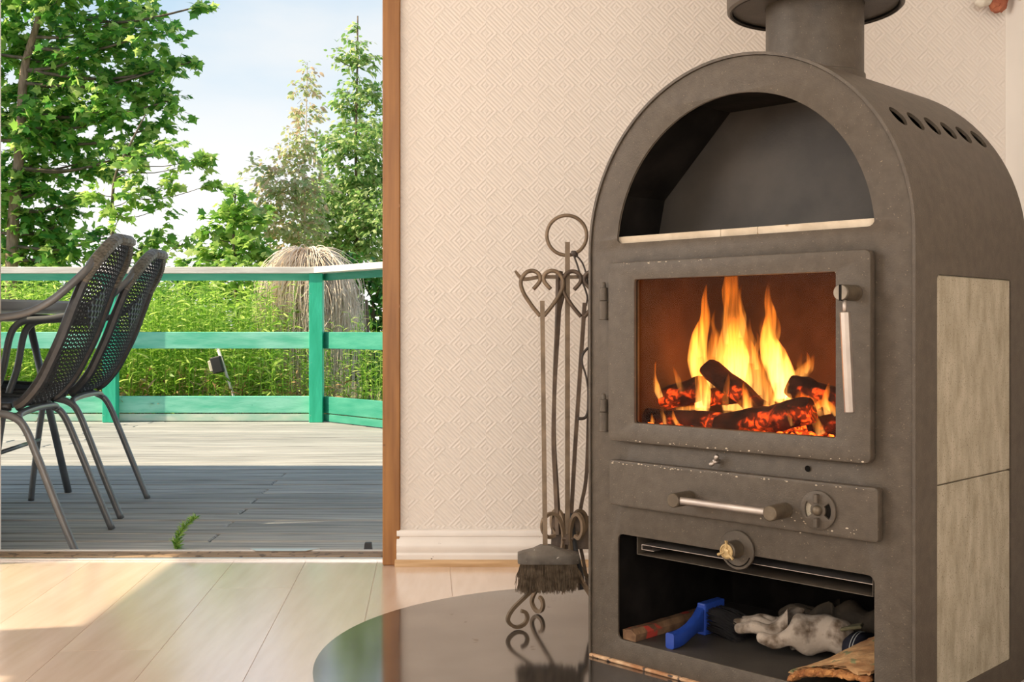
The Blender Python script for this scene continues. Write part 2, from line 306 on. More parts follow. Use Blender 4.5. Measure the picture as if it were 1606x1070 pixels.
MT = dict(
    paper=wallpaper('embossed_wallpaper', (.80, .725, .655)),
    paint=mat('plain_wall_paint', (.80, .75, .69), (.83, .78, .72), rough=.7),
    ceiling=mat('ceiling_paint', (.86, .84, .80), rough=.8),
    gloss_white=mat('white_moulding_paint', (.80, .74, .68), (.86, .80, .74), rough=.35, scale=9, speck=(.15, .1, .08), speck_scale=90, speck_at=.74),
    raw_strip=mat('bare_wood_strip', (.46, .27, .12), (.68, .46, .26), rough=.5, scale=8, stretch=(.6, 8, 8)),
    pine=mat('oiled_pine', (.235, .094, .024), (.39, .175, .048), rough=.42, scale=7, stretch=(9, 9, .5), bump=.12, lo=.3, hi=.7, speck=(.10, .035, .012), speck_scale=26, speck_at=.76),
    threshold=mat('worn_threshold_wood', (.19, .115, .06), (.38, .265, .165), rough=.65, scale=9, stretch=(.7, 9, 9), bump=.3, speck=(.10, .06, .03), speck_scale=40, speck_at=.6),
    alu=mat('aluminium', (.72, .71, .70), (.80, .79, .78), rough=.35, metal=1),
    brass=mat('brass', (.65, .45, .18), rough=.3, metal=1),
    laminate=mat('pale_laminate', (.71, .545, .43), (.81, .65, .54), rough=.16, spec=1.0, scale=3.2, stretch=(9, 1, 1), detail=7, rand=.022, bump=.02, bscale=30, lo=.3, hi=.72),
    laminate_gap=mat('laminate_joint', (.66, .50, .39), rough=.5),
    steel=mat('painted_stove_steel', (.073, .0568, .0415), (.110, .087, .0645), rough=.5, scale=48, detail=12, lo=.28, hi=.72, spec=.45, speck=(.25, .19, .13), speck_scale=330, speck_at=.695, bump=.22, bscale=420),
    steel_in=mat('dim_inner_steel', (.034, .029, .024), (.062, .053, .044), rough=.6, scale=9, bump=.1, bscale=200),  # darker inner steel; dimness of niche and store put into the colour
    dark_recess=mat('dark_recess', (.008, .007, .006), (.018, .015, .013), rough=.85, scale=14, bump=.2),  # near black for linings, seams and slots; their shade painted in
    rust=mat('flaking_rust_edge', (.42, .19, .08), (.70, .47, .28), rough=.75, scale=40, bump=.5, speck=(.08, .06, .05), speck_scale=60, speck_at=.6),
    tilestone=mat('soapstone', (.29, .245, .165), (.54, .475, .37), rough=.75, scale=30, stretch=(1.6, 1.6, .6), detail=12, bump=.4, bscale=160, lo=.22, hi=.78, speck=(.20, .16, .10), speck_scale=420, speck_at=.62),
    firebrick=mat('vermiculite_board', (.56, .46, .34), (.72, .61, .47), rough=.85, scale=25, bump=.3, speck=(.42, .28, .15), speck_scale=40, speck_at=.68),
    chrome=mat('brushed_steel', (.44, .385, .35), (.54, .48, .43), rough=.5, metal=1, scale=20),
    brassy=mat('worn_dark_bronze', (.085, .067, .048), (.16, .125, .085), rough=.45, metal=.4, scale=30, bump=.2),
    flake=mat('chipped_primer', (.42, .34, .25), (.60, .50, .38), rough=.8),
    worn=mat('worn_boss_face', (.20, .165, .13), (.32, .27, .21), rough=.5, metal=.3, scale=40),
    gold=mat('carved_brass_face', (.34, .23, .10), (.62, .45, .22), rough=.45, metal=.5, scale=50, bump=.6),
    hearth=mat('hearth_steel', (.27, .25, .235), (.35, .325, .305), rough=.07, metal=.9, scale=5, detail=7, rough2=.13, speck=(.17, .13, .11), speck_scale=34, speck_at=.72),
    lining=mat('firebox_lining', (.075, .034, .013), (.115, .055, .022), spec=.1, rough=.9, scale=12),
    iron=mat('forged_iron', (.15, .105, .066), (.26, .185, .12), rough=.5, metal=.35, scale=25, bump=.35, bscale=70),
    iron_dark=mat('dark_forged_iron', (.085, .06, .045), (.16, .11, .075), rough=.5, metal=.35, scale=25, bump=.3),
    brushwood=mat('grey_brush_block', (.085, .07, .056), (.17, .145, .12), rough=.75, scale=22, bump=.3, speck=(.5, .46, .4), speck_scale=120, speck_at=.7),
    bristle=mat('coarse_bristle', (.085, .058, .036), (.20, .145, .095), rough=.7, scale=80),
    leather=mat('dark_leather', (.045, .035, .03), (.08, .06, .05), rough=.6),
    bluep=mat('blue_plastic', (.015, .05, .30), (.025, .075, .40), rough=.38, scale=10),
    blackbr=mat('black_bristle', (.007, .006, .006), (.018, .016, .016), rough=.5),
    stick=mat('rough_split_wood', (.13, .065, .032), (.27, .15, .075), rough=.85, scale=10, stretch=(5, .7, 5), bump=.4, speck=(.50, .05, .03), speck_scale=22, speck_at=.56),
    glove=mat('dirty_glove_leather', (.12, .08, .05), (.48, .39, .31), rough=.9, scale=30, detail=8, bump=.4, lo=.36, hi=.54),
    glove_dark=mat('brown_glove_leather', (.05, .036, .024), (.12, .09, .06), rough=.85, scale=24, bump=.35),
    cuff=mat('navy_cuff', (.012, .012, .02), (.03, .03, .042), rough=.8, scale=40),
    olive=mat('olive_patch', (.13, .115, .06), (.22, .19, .11), rough=.9, scale=40),
    thread=mat('white_stitching', (.6, .6, .58), rough=.8),
    bark=mat('orange_bark', (.33, .16, .065), (.62, .38, .18), rough=.9, scale=26, detail=8, bump=.8, bscale=60, speck=(.22, .22, .10), speck_scale=55, speck_at=.62),
    bark_in=mat('bark_break', (.30, .11, .035), (.60, .28, .09), rough=.9, scale=40, bump=.8),
    deckwood=mat('weathered_deck_wood', (.19, .195, .19), (.46, .45, .425), rough=.75, scale=6, stretch=(.45, 12, 12), detail=9, rand=.17, bump=.5, bscale=16, lo=.33, hi=.68),
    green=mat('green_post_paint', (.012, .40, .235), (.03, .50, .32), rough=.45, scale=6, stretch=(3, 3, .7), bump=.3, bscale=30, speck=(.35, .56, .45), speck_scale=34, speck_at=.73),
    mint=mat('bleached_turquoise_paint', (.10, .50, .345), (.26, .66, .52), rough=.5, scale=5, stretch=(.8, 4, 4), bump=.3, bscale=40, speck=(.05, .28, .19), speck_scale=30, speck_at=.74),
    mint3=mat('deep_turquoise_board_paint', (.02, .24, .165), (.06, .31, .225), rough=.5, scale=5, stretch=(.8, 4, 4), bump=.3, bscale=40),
    mint_shaded=mat('cap_shaded_turquoise_paint', (.045, .42, .29), (.12, .52, .38), rough=.5, scale=5, stretch=(.8, 4, 4), bump=.3, bscale=40),  # top board only: the cap's shadow put into its colour
    greenlow=mat('pale_green_board', (.32, .55, .45), (.58, .66, .56), rough=.6, scale=5, stretch=(1, 4, 4), bump=.2),  # palest board paint, for the lowest rail board
    capwood=mat('bleached_cap_board', (.56, .53, .49), (.74, .71, .67), rough=.7, scale=6, stretch=(.7, 8, 8), bump=.25),
    tube=mat('grey_chair_tube', (.12, .125, .13), (.17, .175, .18), rough=.32, metal=.35, scale=10),
    rattan=mat('black_rattan', (.014, .0145, .016), (.034, .035, .038), rough=.36, scale=60, spec=.6),
    rattan_edge=mat('wound_rattan_edge', (.06, .055, .042), (.17, .155, .125), rough=.42, scale=90, stretch=(1, 1, 4)),
    tabletop=mat('grey_table_board', (.26, .265, .27), (.32, .325, .33), rough=.45),
    rubber=mat('black_rubber', (.018, .018, .02), (.03, .03, .032), rough=.6),
    trunk=mat('maple_bark', (.19, .125, .085), (.36, .25, .18), rough=.9, scale=14, stretch=(3, 3, .6), bump=.6),
    twig=mat('thin_branch_bark', (.10, .075, .055), (.19, .14, .10), rough=.9, scale=14),
    dry=mat('dry_twig', (.58, .47, .36), (.82, .71, .59), rough=.9, scale=8),
    soil=mat('garden_ground', (.10, .11, .035), (.28, .27, .10), rough=1, scale=3, detail=9, bump=.5),
    terracotta=mat('terracotta', (.30, .08, .04), (.42, .14, .07), rough=.8, scale=40, bump=.3),
    plaster=mat('white_plaster', (.62, .56, .46), (.78, .72, .62), rough=.8, scale=40, bump=.4),
    glass=glassmat('stove_glass', (.95, .93, .90), .010, .06),
    wglass=glassmat('window_glass', (.97, .97, .97), .04, .01),
    maple=leafmat('maple_leaf', [(.05, .20, .04), (.14, .38, .06), (.30, .56, .09), (.60, .74, .24)], .62),
    young=leafmat('young_maple_leaf', [(.10, .28, .04), (.24, .46, .08), (.42, .62, .14), (.58, .70, .24)], .55),
    narrow=leafmat('narrow_leaf', [(.12, .30, .07), (.28, .48, .14), (.46, .62, .22), (.66, .70, .38)], .58),  # paled: haze and overexposure put into the leaf colour
    pale=leafmat('dry_pale_leaf', [(.32, .46, .18), (.50, .60, .28), (.70, .68, .44), (.74, .50, .36)], .58),
    darkleaf=leafmat('dark_shrub_leaf', [(.02, .10, .018), (.06, .21, .03), (.15, .34, .06)], .4),
    weed=leafmat('weed_leaf', [(.14, .32, .03), (.30, .54, .07), (.48, .70, .13), (.70, .80, .28)], .55),
    weed_dry=leafmat('dead_stalk', [(.17, .085, .035), (.33, .19, .08), (.46, .32, .15)], .2),
    grass=leafmat('grass_blade', [(.10, .18, .03), (.22, .30, .06), (.36, .36, .12)], .3),
    charred=embermat('charred_log', 2.6, .60), charred_hot=embermat('glowing_log', 4.2, .535), ember=embermat('ember_bed', 12, .36),
    fire=firemat('flame', 46.0), fire_soft=firemat('faint_flame', 34.0), fire_hot=firemat('hot_flame', 115.0),
)
_b = MT['laminate'].node_tree.nodes['Principled BSDF']; _b.inputs['Coat Weight'].default_value = 1; _b.inputs['Coat Roughness'].default_value = .20; _b.inputs['Coat IOR'].default_value = 1.6
for _k in ('dark_recess', 'blackbr', 'cuff'): MT[_k].node_tree.nodes['Principled BSDF'].inputs['Specular IOR Level'].default_value = .08
# ================================================================== THE ROOM
YB = 3.06                     # inner face of the back wall
XR = 1.3457                   # right wall
XL, YF, ZC = -3.2, -2.5, 2.4  # left wall, wall behind the viewer, ceiling
OX0, OX1, OZ = -1.474, -.352, 2.05   # doorway
def struct(name, bm, m, parent=None, **k):
    o = obj(name, bm, m, parent, **k)
    if parent is None: o['kind'] = 'structure'
    return o
# floor: subfloor plus laminate boards that run almost towards the viewer
fl = struct('floor', bx(XL - .15, XR + .15, YF - .15, 3.11, -.12, -.0016), MT['laminate_gap'])
ang = math.radians(4.3); PW = .198
dv = Vector((-math.sin(ang), math.cos(ang), 0)); nv = Vector((math.cos(ang), math.sin(ang), 0))
def clip_poly(poly, f):
    res = []
    for i in range(len(poly)):
        a, b = poly[i], poly[(i + 1) % len(poly)]; fa, fb = f(a), f(b)
        if fa >= 0: res.append(a)
        if fa * fb < 0: res.append(a + (b - a) * (fa / (fa - fb)))
    return res
off0 = nv.dot(Vector((-.526, 2.51, 0)))
for i in range(-14, 16):
    c0 = off0 + i * PW
    st = random.uniform(-1.3, 0)
    a = -3.4 + st
    while a < 3.6:
        b = a + 1.29
        poly = [nv * (c0 + .0006) + dv * (a + .0005), nv * (c0 + PW - .0006) + dv * (a + .0005), nv * (c0 + PW - .0006) + dv * (b - .0005), nv * (c0 + .0006) + dv * (b - .0005)]
        for f in (lambda p: p.x - XL, lambda p: XR - p.x, lambda p: p.y - YF, lambda p: 3.11 - p.y):
            if len(poly) > 2: poly = clip_poly(poly, f)
        a = b
        if len(poly) < 3: continue
        bm = nb(); top = [bm.verts.new((p.x, p.y, 0)) for p in poly]; bot = [bm.verts.new((p.x, p.y, -.0015)) for p in poly]
        bm.faces.new(top)
        for k in range(len(poly)): bm.faces.new((top[k], bot[k], bot[(k + 1) % len(poly)], top[(k + 1) % len(poly)]))
        obj('floor_board', bm, MT['laminate'], fl)
# back wall around the doorway
bm = nb(); box(bm, OX1 + .012, XR + .15, YB, 3.25, .0003, ZC); box(bm, XL - .15, OX0 - .04, YB, 3.25, .0003, ZC); box(bm, OX0 - .04, OX1 + .012, YB, 3.25, OZ + .04, ZC)
struct('wall_back', bm, MT['paper'])
struct('wall_right', bx(XR, XR + .15, YF - .15, YB, -.1, ZC), MT['paint'])
bm = nb(); ys = [YF - .15, .5, 1.575, 1.845, 2.97, YB]
box(bm, XL - .15, XL, ys[0], ys[1], -.1, ZC); box(bm, XL - .15, XL, ys[2], ys[3], -.1, ZC); box(bm, XL - .15, XL, ys[4], ys[5], -.1, ZC)
for a, b in ((.5, 1.575), (1.845, 2.97)): box(bm, XL - .15, XL, a, b, -.1, .9); box(bm, XL - .15, XL, a, b, 2.25, ZC)
struct('wall_left', bm, MT['paint'])
bm = nb(); box(bm, XL, -1.9, YF - .15, YF, -.1, ZC); box(bm, 1.0, XR, YF - .15, YF, -.1, ZC); box(bm, -1.9, 1.0, YF - .15, YF, -.1, .8); box(bm, -1.9, 1.0, YF - .15, YF, 2.1, ZC)
struct('wall_front', bm, MT['paint'])
def window(name, axis, a0, a1, z0, z1, c):
    r = empty(name); r['kind'] = 'structure'
    def bar(u0, u1, w0, w1, nm='frame', m=MT['gloss_white'], th=.03):
        if axis == 'y': bm = bx(c - th, c + th, u0, u1, w0, w1)
        else: bm = bx(u0, u1, c - th, c + th, w0, w1)
        return obj(nm, bm, m, r)
    bar(a0, a0 + .035, z0, z1); bar(a1 - .035, a1, z0, z1); bar(a0 + .035, a1 - .035, z0, z0 + .035); bar(a0 + .035, a1 - .035, z1 - .035, z1)
    bar(a0 + .035, a1 - .035, z0 + .035, z1 - .035, 'pane', MT['wglass'], .003)
window('window_1', 'y', 1.845, 2.97, .9, 2.25, XL - .10); window('window_2', 'y', .5, 1.575, .9, 2.25, XL - .10); window('window_3', 'x', -1.9, 1.0, .8, 2.1, YF - .08)
struct('ceiling', bx(XL - .15, XR + .15, YF - .15, 3.25, ZC, ZC + .1), MT['ceiling'])
struct('shade_roof', bx(-7.5, 3.2, 3.25, 4.78, 2.5, 2.62), MT['ceiling'])  # unseen overhang, added and sized to shade the deck near the house
# baseboard: moulded profile extruded along x
def profile_x(prof, x0, x1):
    bm = nb(); A = [bm.verts.new((x0, y, z)) for y, z in prof]; B = [bm.verts.new((x1, y, z)) for y, z in prof]
    n = len(prof)
    for i in range(n): bm.faces.new((A[i], B[i], B[(i + 1) % n], A[(i + 1) % n]))
    bm.faces.new(A[::-1]); bm.faces.new(B); return bm
d = YB - .0005
prof = [(d, .018), (d - .020, .018), (d - .021, .030), (d - .019, .034), (d - .016, .036), (d - .019, .042), (d - .0215, .050), (d - .0205, .060), (d - .016, .068), (d - .011, .073), (d - .0095, .078), (d - .013, .081), (d - .013, .092), (d - .011, .096), (d, .0975)]
autosmooth(struct('baseboard_back', profile_x(prof, -.313, XR), MT['gloss_white']), 30)
struct('trim_1', profile_x([(d, 0), (d - .031, 0), (d - .031, .010), (d - .027, .0155), (d - .02, .018), (d, .018)], -.317, XR), MT['raw_strip'])
bm = profile_x([(-y + 0, z) for y, z in [(p[0] - YB, p[1]) for p in prof]], YF, YB - .03)
bmesh.ops.transform(bm, matrix=Matrix(((0, -1, 0, XR), (1, 0, 0, 0), (0, 0, 1, 0), (0, 0, 0, 1))), verts=bm.verts)
bmesh.ops.recalc_face_normals(bm, faces=bm.faces)
struct('baseboard_right', bm, MT['gloss_white'])
# doorway
dr = empty('door_1', ((OX0 + OX1) / 2, YB, 0)); dr['kind'] = 'structure'
def dpart(name, bm, m, **k): return obj(name, move(bm, -(OX0 + OX1) / 2, -YB, 0), m, dr, **k)
bm = nb(); box(bm, OX1, OX1 + .048, YB - .012, 3.24, 0, OZ + .05, .003)
for zz, yy in ((.978, .0), (.705, .0)):
    cyl(bm, (OX1 + .042, YB - .010, zz), (OX1 + .042, YB - .0135, zz), .006, n=10)
dpart('jamb', bm, MT['pine'])
dpart('jamb', bx(OX0 - .045, OX0, YB - .012, 3.24, 0, OZ + .05, .003), MT['gloss_white'])
dpart('lintel', bx(OX0, OX1, YB - .012, 3.24, OZ, OZ + .05), MT['pine'])
dpart('threshold', bx(OX0, OX1, 3.130, 3.205, -.05, .0080, .002), MT['threshold'])
dpart('threshold_edge', bx(OX0, OX1, 3.2052, 3.224, -.03, .0098, .001), MT['capwood'])
dpart('threshold_strip', bx(OX0, OX1, 3.1102, 3.1298, -.004, .0062, .002), MT['alu'])
bm = nb(); pts = [(-.752, 0), (-.728, -.030), (-.585, -.030), (-.552, 0)]
vs = [bm.verts.new((x, 3.2235 + y, .0099)) for x, y in pts]; f = bm.faces.new(vs)
r = bmesh.ops.extrude_face_region(bm, geom=[f]); bmesh.ops.translate(bm, vec=(0, 0, .0022), verts=[v for v in r['geom'] if isinstance(v, bmesh.types.BMVert)])
bmesh.ops.recalc_face_normals(bm, faces=bm.faces)
dpart('latch_plate', bm, MT['alu'])
bm = bx(OX0 + .0, OX0 + .006, 3.07, 3.10, .285, .312, .001); box(bm, OX0 + .006, OX0 + .012, 3.08, 3.09, .290, .304, .001); dpart('strike_plate', bm, MT['brass'])
bm = nb(); lathe(bm, [(0, 0), (.019, 0), (.0135, .039), (.012, .042), (0, .042)], 4, Matrix.Translation((-.418, 3.262, -.0195)) @ Matrix.Rotation(PI / 4, 4, 'Z'))
tag(obj('door_stop', bm, MT['rubber']), 'small black rubber stopper standing just outside the threshold beside the orange jamb', 'door stop')

# ================================================================== THE DECK
DZ = -.02
dk = struct('deck', bx(-8.5, 3.0, 3.25, 8.1, DZ - .16, DZ - .06), MT['soil'])
y = 3.255; row = 0; BW = .1275
while y < 8.0:
    xs = [-8.2]; x = -.95 - (3.1 if row % 2 else 0) - 3.6 + random.uniform(-.06, .06) + (.04 * row if row % 2 == 0 else random.uniform(-.4, .4)) * 0
    cuts = []
    c0 = (-.93 - .008 * row) if row % 2 == 0 and row < 16 else (-2.75 + random.uniform(-.3, .3))
    while c0 > -8.2: c0 -= 3.6
    c0 += 3.6
    while c0 < 2.9: cuts.append(c0); c0 += 3.6
    xs += cuts + [2.9]
    for a, b in zip(xs, xs[1:]):
        if b - a < .05: continue
        w = BW - random.uniform(.007, .015); dz = random.uniform(-.002, .001)
        obj('deck_board', bx(a + .002, b - .003, y, y + w, DZ - .028 + dz, DZ + dz, .005), MT['deckwood'], dk)
    y += BW; row += 1
# railing
rl = empty('railing', (-1.384, 7.96, DZ)); tag(rl, 'turquoise painted wooden deck railing with bleached top board and angled corner', 'railing')
RB = Vector((-1.384, 7.96, DZ))
def rail_run(P0, direction, L, front, boards, cap, seam):
    """boards on the outer side of the posts; direction unit vec, front unit vec towards the house"""
    d_, f_ = Vector(direction).normalized(), Vector(front).normalized()
    M = Matrix(((d_.x, -f_.x, 0, P0[0] - RB.x), (d_.y, -f_.y, 0, P0[1] - RB.y), (0, 0, 1, -RB.z), (0, 0, 0, 1)))
    for nm, z0, z1, y0, y1, m in boards:
        o = obj(nm, bx(0, L, y0, y1, z0, z1, .003), m, rl); o.matrix_local = M
    return M
BO = [('rail_board', .985, 1.052, .028, .056, MT['mint_shaded']), ('rail_board', .500, .618, .028, .056, MT['mint']),
      ('rail_board', .0425, .161, .028, .056, MT['mint']), ('rail_board', -.016, .036, .030, .056, MT['greenlow'])]
CAP = [('cap_board', 1.030 + .003, 1.077, -.065, .085, MT['capwood'])]
M1 = rail_run((-7.4, 7.96), (1, 0, 0), 6.03, (0, -1, 0), BO + CAP, None, None)
dR = Vector((.535, -.60, 0)).normalized(); fR = Vector((dR.y, -dR.x, 0))
fR = Vector((-.60, -.535, 0)).normalized()
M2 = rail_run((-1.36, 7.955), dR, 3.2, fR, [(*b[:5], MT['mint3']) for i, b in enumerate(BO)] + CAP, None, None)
def post(X, Y, rz=0):
    bm = bx(-.0475, .0475, -.048, .027, DZ, 1.032, .003)
    o = obj('post', bm, MT['green'], rl); o.location = (X - RB.x, Y - RB.y, -RB.z); o.rotation_euler = (0, 0, rz)
for X in (-1.384, -2.842, -4.30, -5.76, -7.2): post(X, 7.96)
for t in (1.35, 2.7): post(-1.36 + dR.x * t, 7.955 + dR.y * t, math.atan2(dR.y, dR.x))

# ================================================================== THE STOVE  (local frame: x along the front, y into the stove, z up from the floor)
SX, SY = .1507, 2.192
hz = .006
# hearth plate: rounded left end, runs on to the right under the stove
pts = [(.2256 + .6045 * math.cos(a), 2.187 + .6045 * math.sin(a)) for a in np.linspace(PI / 2, 3 * PI / 2, 64)] + [(1.30, 1.5825), (1.30, 2.7915)]
bm = nb(); vs = [bm.verts.new((x, y_, hz)) for x, y_ in pts]; f = bm.faces.new(vs)
r = bmesh.ops.extrude_face_region(bm, geom=[f]); bmesh.ops.translate(bm, vec=(0, 0, -hz + .0003), verts=[v for v in r['geom'] if isinstance(v, bmesh.types.BMVert)])
bmesh.ops.recalc_face_normals(bm, faces=bm.faces)
tag(obj('hearth_plate', bm, MT['hearth']), 'dark glossy steel hearth plate with rounded edge lying on the floor under the stove', 'hearth plate')

ST = empty('wood_stove', (SX, SY, 0), -PI / 4)
tag(ST, 'tall arched brown-grey steel wood stove with fire window, oven niche and soapstone side', 'stove')
def sp(name, bm, m, parent=ST, smooth=None, **k): return obj(name, bm, m, parent, smooth, **k)
SW, SD, SPR, R0 = .664, .442, .791, .332
HC = SW / 2
def arch(r, zb, n=48, x0=None):
    return [(HC - r, zb), (HC + r, zb)] + [(HC + r * math.cos(a), SPR + r * math.sin(a)) for a in np.linspace(0, PI, n + 1)]
# shell (bent sheet) with tile openings and vent holes cut
bm = nb(); o_ = arch(R0, hz + .004); i_ = arch(R0 - .005, hz + .004)
o_ = o_[1:] + o_[:1]; i_ = i_[1:] + i_[:1]
def strip(y0, y1):
    A = [bm.verts.new((x, y0, z)) for x, z in o_]; B = [bm.verts.new((x, y0, z)) for x, z in i_]
    C = [bm.verts.new((x, y1, z)) for x, z in o_]; D = [bm.verts.new((x, y1, z)) for x, z in i_]
    n = len(o_)
    for k in range(n - 1):
        bm.faces.new((A[k], A[k + 1], C[k + 1], C[k])); bm.faces.new((B[k + 1], B[k], D[k], D[k + 1]))
        bm.faces.new((A[k + 1], A[k], B[k], B[k + 1])); bm.faces.new((C[k], C[k + 1], D[k + 1], D[k]))
    bm.faces.new((A[0], C[0], D[0], B[0])); bm.faces.new((A[-1], B[-1], D[-1], C[-1]))
strip(-.002, SD); bmesh.ops.recalc_face_normals(bm, faces=bm.faces)
shell = sp('body_shell', bm, MT['steel'])
cut = nb()
for k in range(6):
    a = math.radians(37); t = .0785 + k * .0632
    c = Vector((HC + R0 * math.cos(a), t, SPR + R0 * math.sin(a))); dd = Vector((math.cos(a), 0, math.sin(a)))
    cyl(cut, c - dd * .03, c + dd * .03, .0205, n=20)
for x0, x1 in ((SW - .03, SW + .03), (-.03, .03)):
    r_ = rrect(.0735, .3715, .060, .7305, .010)
    A = [cut.verts.new((x0, y_, z)) for y_, z in r_]; B = [cut.verts.new((x1, y_, z)) for y_, z in r_]; n = len(r_)
    cut.faces.new(A); cut.faces.new(B[::-1])
    for k in range(n): cut.faces.new((A[(k + 1) % n], A[k], B[k], B[(k + 1) % n]))
bmesh.ops.recalc_face_normals(cut, faces=cut.faces)
co = obj('cutter', cut); md = shell.modifiers.new('cut', 'BOOLEAN'); md.object = co; md.operation = 'DIFFERENCE'; md.solver = 'EXACT'
co.matrix_world = Matrix.LocRotScale(Vector((SX, SY, 0)), Matrix.Rotation(-PI / 4, 3, 'Z'), None)
bpy.context.view_layer.update()
me = bpy.data.meshes.new_from_object(shell.evaluated_get(bpy.context.evaluated_depsgraph_get()))
shell.modifiers.clear(); shell.data = me; bpy.data.objects.remove(co); autosmooth(shell, 30)
# tiles
for side, xo in ((1, SW - .012), (-1, .0015)):
    for z0, z1 in ((.0585, .3940), (.3958, .7300)):
        if side > 0: sp('stone_tile', bx(xo, xo + .0105, .0720, .3690, z0, z1, .0018), MT['tilestone'])
        else: sp('stone_tile', bx(xo, xo + .0105, .0745, .3705, z0, z1, .0018), MT['tilestone'])
    sp('tile_backing', bx(xo - .006 if side > 0 else .0145, xo - .002 if side > 0 else .0185, .06, .385, .045, .745), MT['dark_recess'])
# front sheet with the three openings
NB, NT_ = .8065, .264
niche = [(HC + NT_ * math.cos(a), SPR + NT_ * math.sin(a)) for a in np.linspace(math.radians(4.2), PI - math.radians(4.2), 44)]
niche += [(HC - .2635, .817)] + [(HC - .2635 + .012 * (1 - math.cos(a)), .8185 - .012 * math.sin(a)) for a in np.linspace(0, PI / 2, 5)][1:]
niche += [(HC + .2635 - .012 * (1 - math.cos(a)), .8185 - .012 * math.sin(a)) for a in np.linspace(PI / 2, 0, 5)]
fo = arch(R0 - .0065, hz + .005)
fp = plate(fo, [niche, rrect(.105, .563, .452, .752, .008), rrect(.0700, .5955, .0510, .2542, .013)], .005, .0012)
autosmooth(sp('front_panel', move(fp, 0, .0015, 0), MT['steel']), 30)
sp('back_panel', move(plate(arch(R0 - .0055, hz + .005), [], .004), 0, SD - .006, 0), MT['steel'])
sp('base_edge', bx(.004, SW - .004, -.006, SD - .01, hz + .0004, hz + .006, .0015), MT['rust'])
# oven niche: half-octagon lining, back and stone shelf
RI, ND = .288, .155
octo = [(HC + RI, .80)] + [(HC + RI * math.cos(math.radians(q)), SPR + RI * math.sin(math.radians(q))) for q in (22.5, 67.5, 112.5, 157.5)] + [(HC - RI, .80)]
bm = nb(); A = [bm.verts.new((x, .008, z)) for x, z in octo]; B = [bm.verts.new((x, ND, z)) for x, z in octo]
for k in range(len(octo) - 1): bm.faces.new((A[k], B[k], B[k + 1], A[k + 1]))
sp('niche_lining', bm, MT['dark_recess'])
bm = nb(); bm.faces.new([bm.verts.new((x, ND, z)) for x, z in octo]); sp('niche_back', bm, MT['steel_in'])
for x0, x1 in ((HC - .283, .2995), (.3002, .3755), (.3762, HC + .283)):
    sp('shelf_brick', bx(x0, x1, .009, ND - .001, .7985, .8200, .001), MT['firebrick'])
# firebox chamber
bm = nb()
for q in ([(.095, .010), (.095, .335), (.57, .335), (.57, .010)],):
    b0 = [bm.verts.new((x, y_, .449)) for x, y_ in q]; t0 = [bm.verts.new((x, y_, .757)) for x, y_ in q]
    bm.faces.new(b0); bm.faces.new(t0)
    for k in range(3): bm.faces.new((b0[k], b0[k + 1], t0[k + 1], t0[k]))
sp('firebox', bm, MT['lining'])
# lower store
bm = nb()
q = [(.058, .008), (.058, .405), (.608, .405), (.608, .008)]
b0 = [bm.verts.new((x, y_, .049)) for x, y_ in q]; t0 = [bm.verts.new((x, y_, .268)) for x, y_ in q]
bm.faces.new(t0)
for k in range(3): bm.faces.new((b0[k], b0[k + 1], t0[k + 1], t0[k]))
sp('store_lining', bm, MT['dark_recess'])
sp('store_floor', bx(.058, .608, .0078, .405, .042, .0502), MT['steel_in'])
# ash tray carrier under the firebox
bm = nb(); box(bm, .111, .5885, .010, .33, .2178, .2190); box(bm, .111, .1122, .010, .33, .2190, .266); box(bm, .5873, .5885, .010, .33, .2190, .266)
sp('tray_carrier', bm, MT['steel'])
bm = nb(); box(bm, .121, .5868, .0115, .32, .2368, .2378); box(bm, .121, .1222, .0115, .32, .2278, .2368); box(bm, .1222, .150, .0115, .32, .2278, .2288)
sp('ash_tray', bm, MT['chrome'])
# fire door
DY = -.020
dp = plate(rrect(.0672, .5965, .4345, .7665, .008), [rrect(.1258, .5411, .4668, .7378, .006)], .017, .0025)
door = autosmooth(sp('fire_door', move(dp, 0, DY, 0), MT['steel']), 30)
sp('glass_pane', bx(.1225, .5445, DY + .0105, DY + .0135, .4635, .7410), MT['glass'], door)
gk = plate(rrect(.1258, .5411, .4668, .7378, .006), [rrect(.1285, .5385, .4695, .7350, .005)], .003)
sp('glass_gasket', move(gk, 0, DY + .0065, 0), MT['dark_recess'], door)
for z1, z2, z3 in ((.7330, .6976, .6609), (.5190, .4846, .4467)):
    bm = nb(); X_, Y_ = .0455, -.0100
    cyl(bm, (X_, Y_, z2), (X_, Y_, z1 - .010), .0080, n=16, bev=.001)
    h = sp('hinge', bm, MT['steel']); autosmooth(h)
    bm = nb(); cyl(bm, (X_ + .001, Y_, z3), (X_ + .001, Y_, z2 - .0006), .0102, n=16, bev=.001); box(bm, X_ + .004, .071, -.0105, -.0045, z3 + .003, z2 - .004); autosmooth(sp('hinge_barrel', bm, MT['steel'], h))
    bm = nb(); lathe(bm, [(.0048, 0), (.0048, .006), (.0035, .010), (0, .011)], 12, Matrix.Translation((X_, Y_, z1 - .010))); sp('hinge_pin', bm, MT['steel'], h, True)
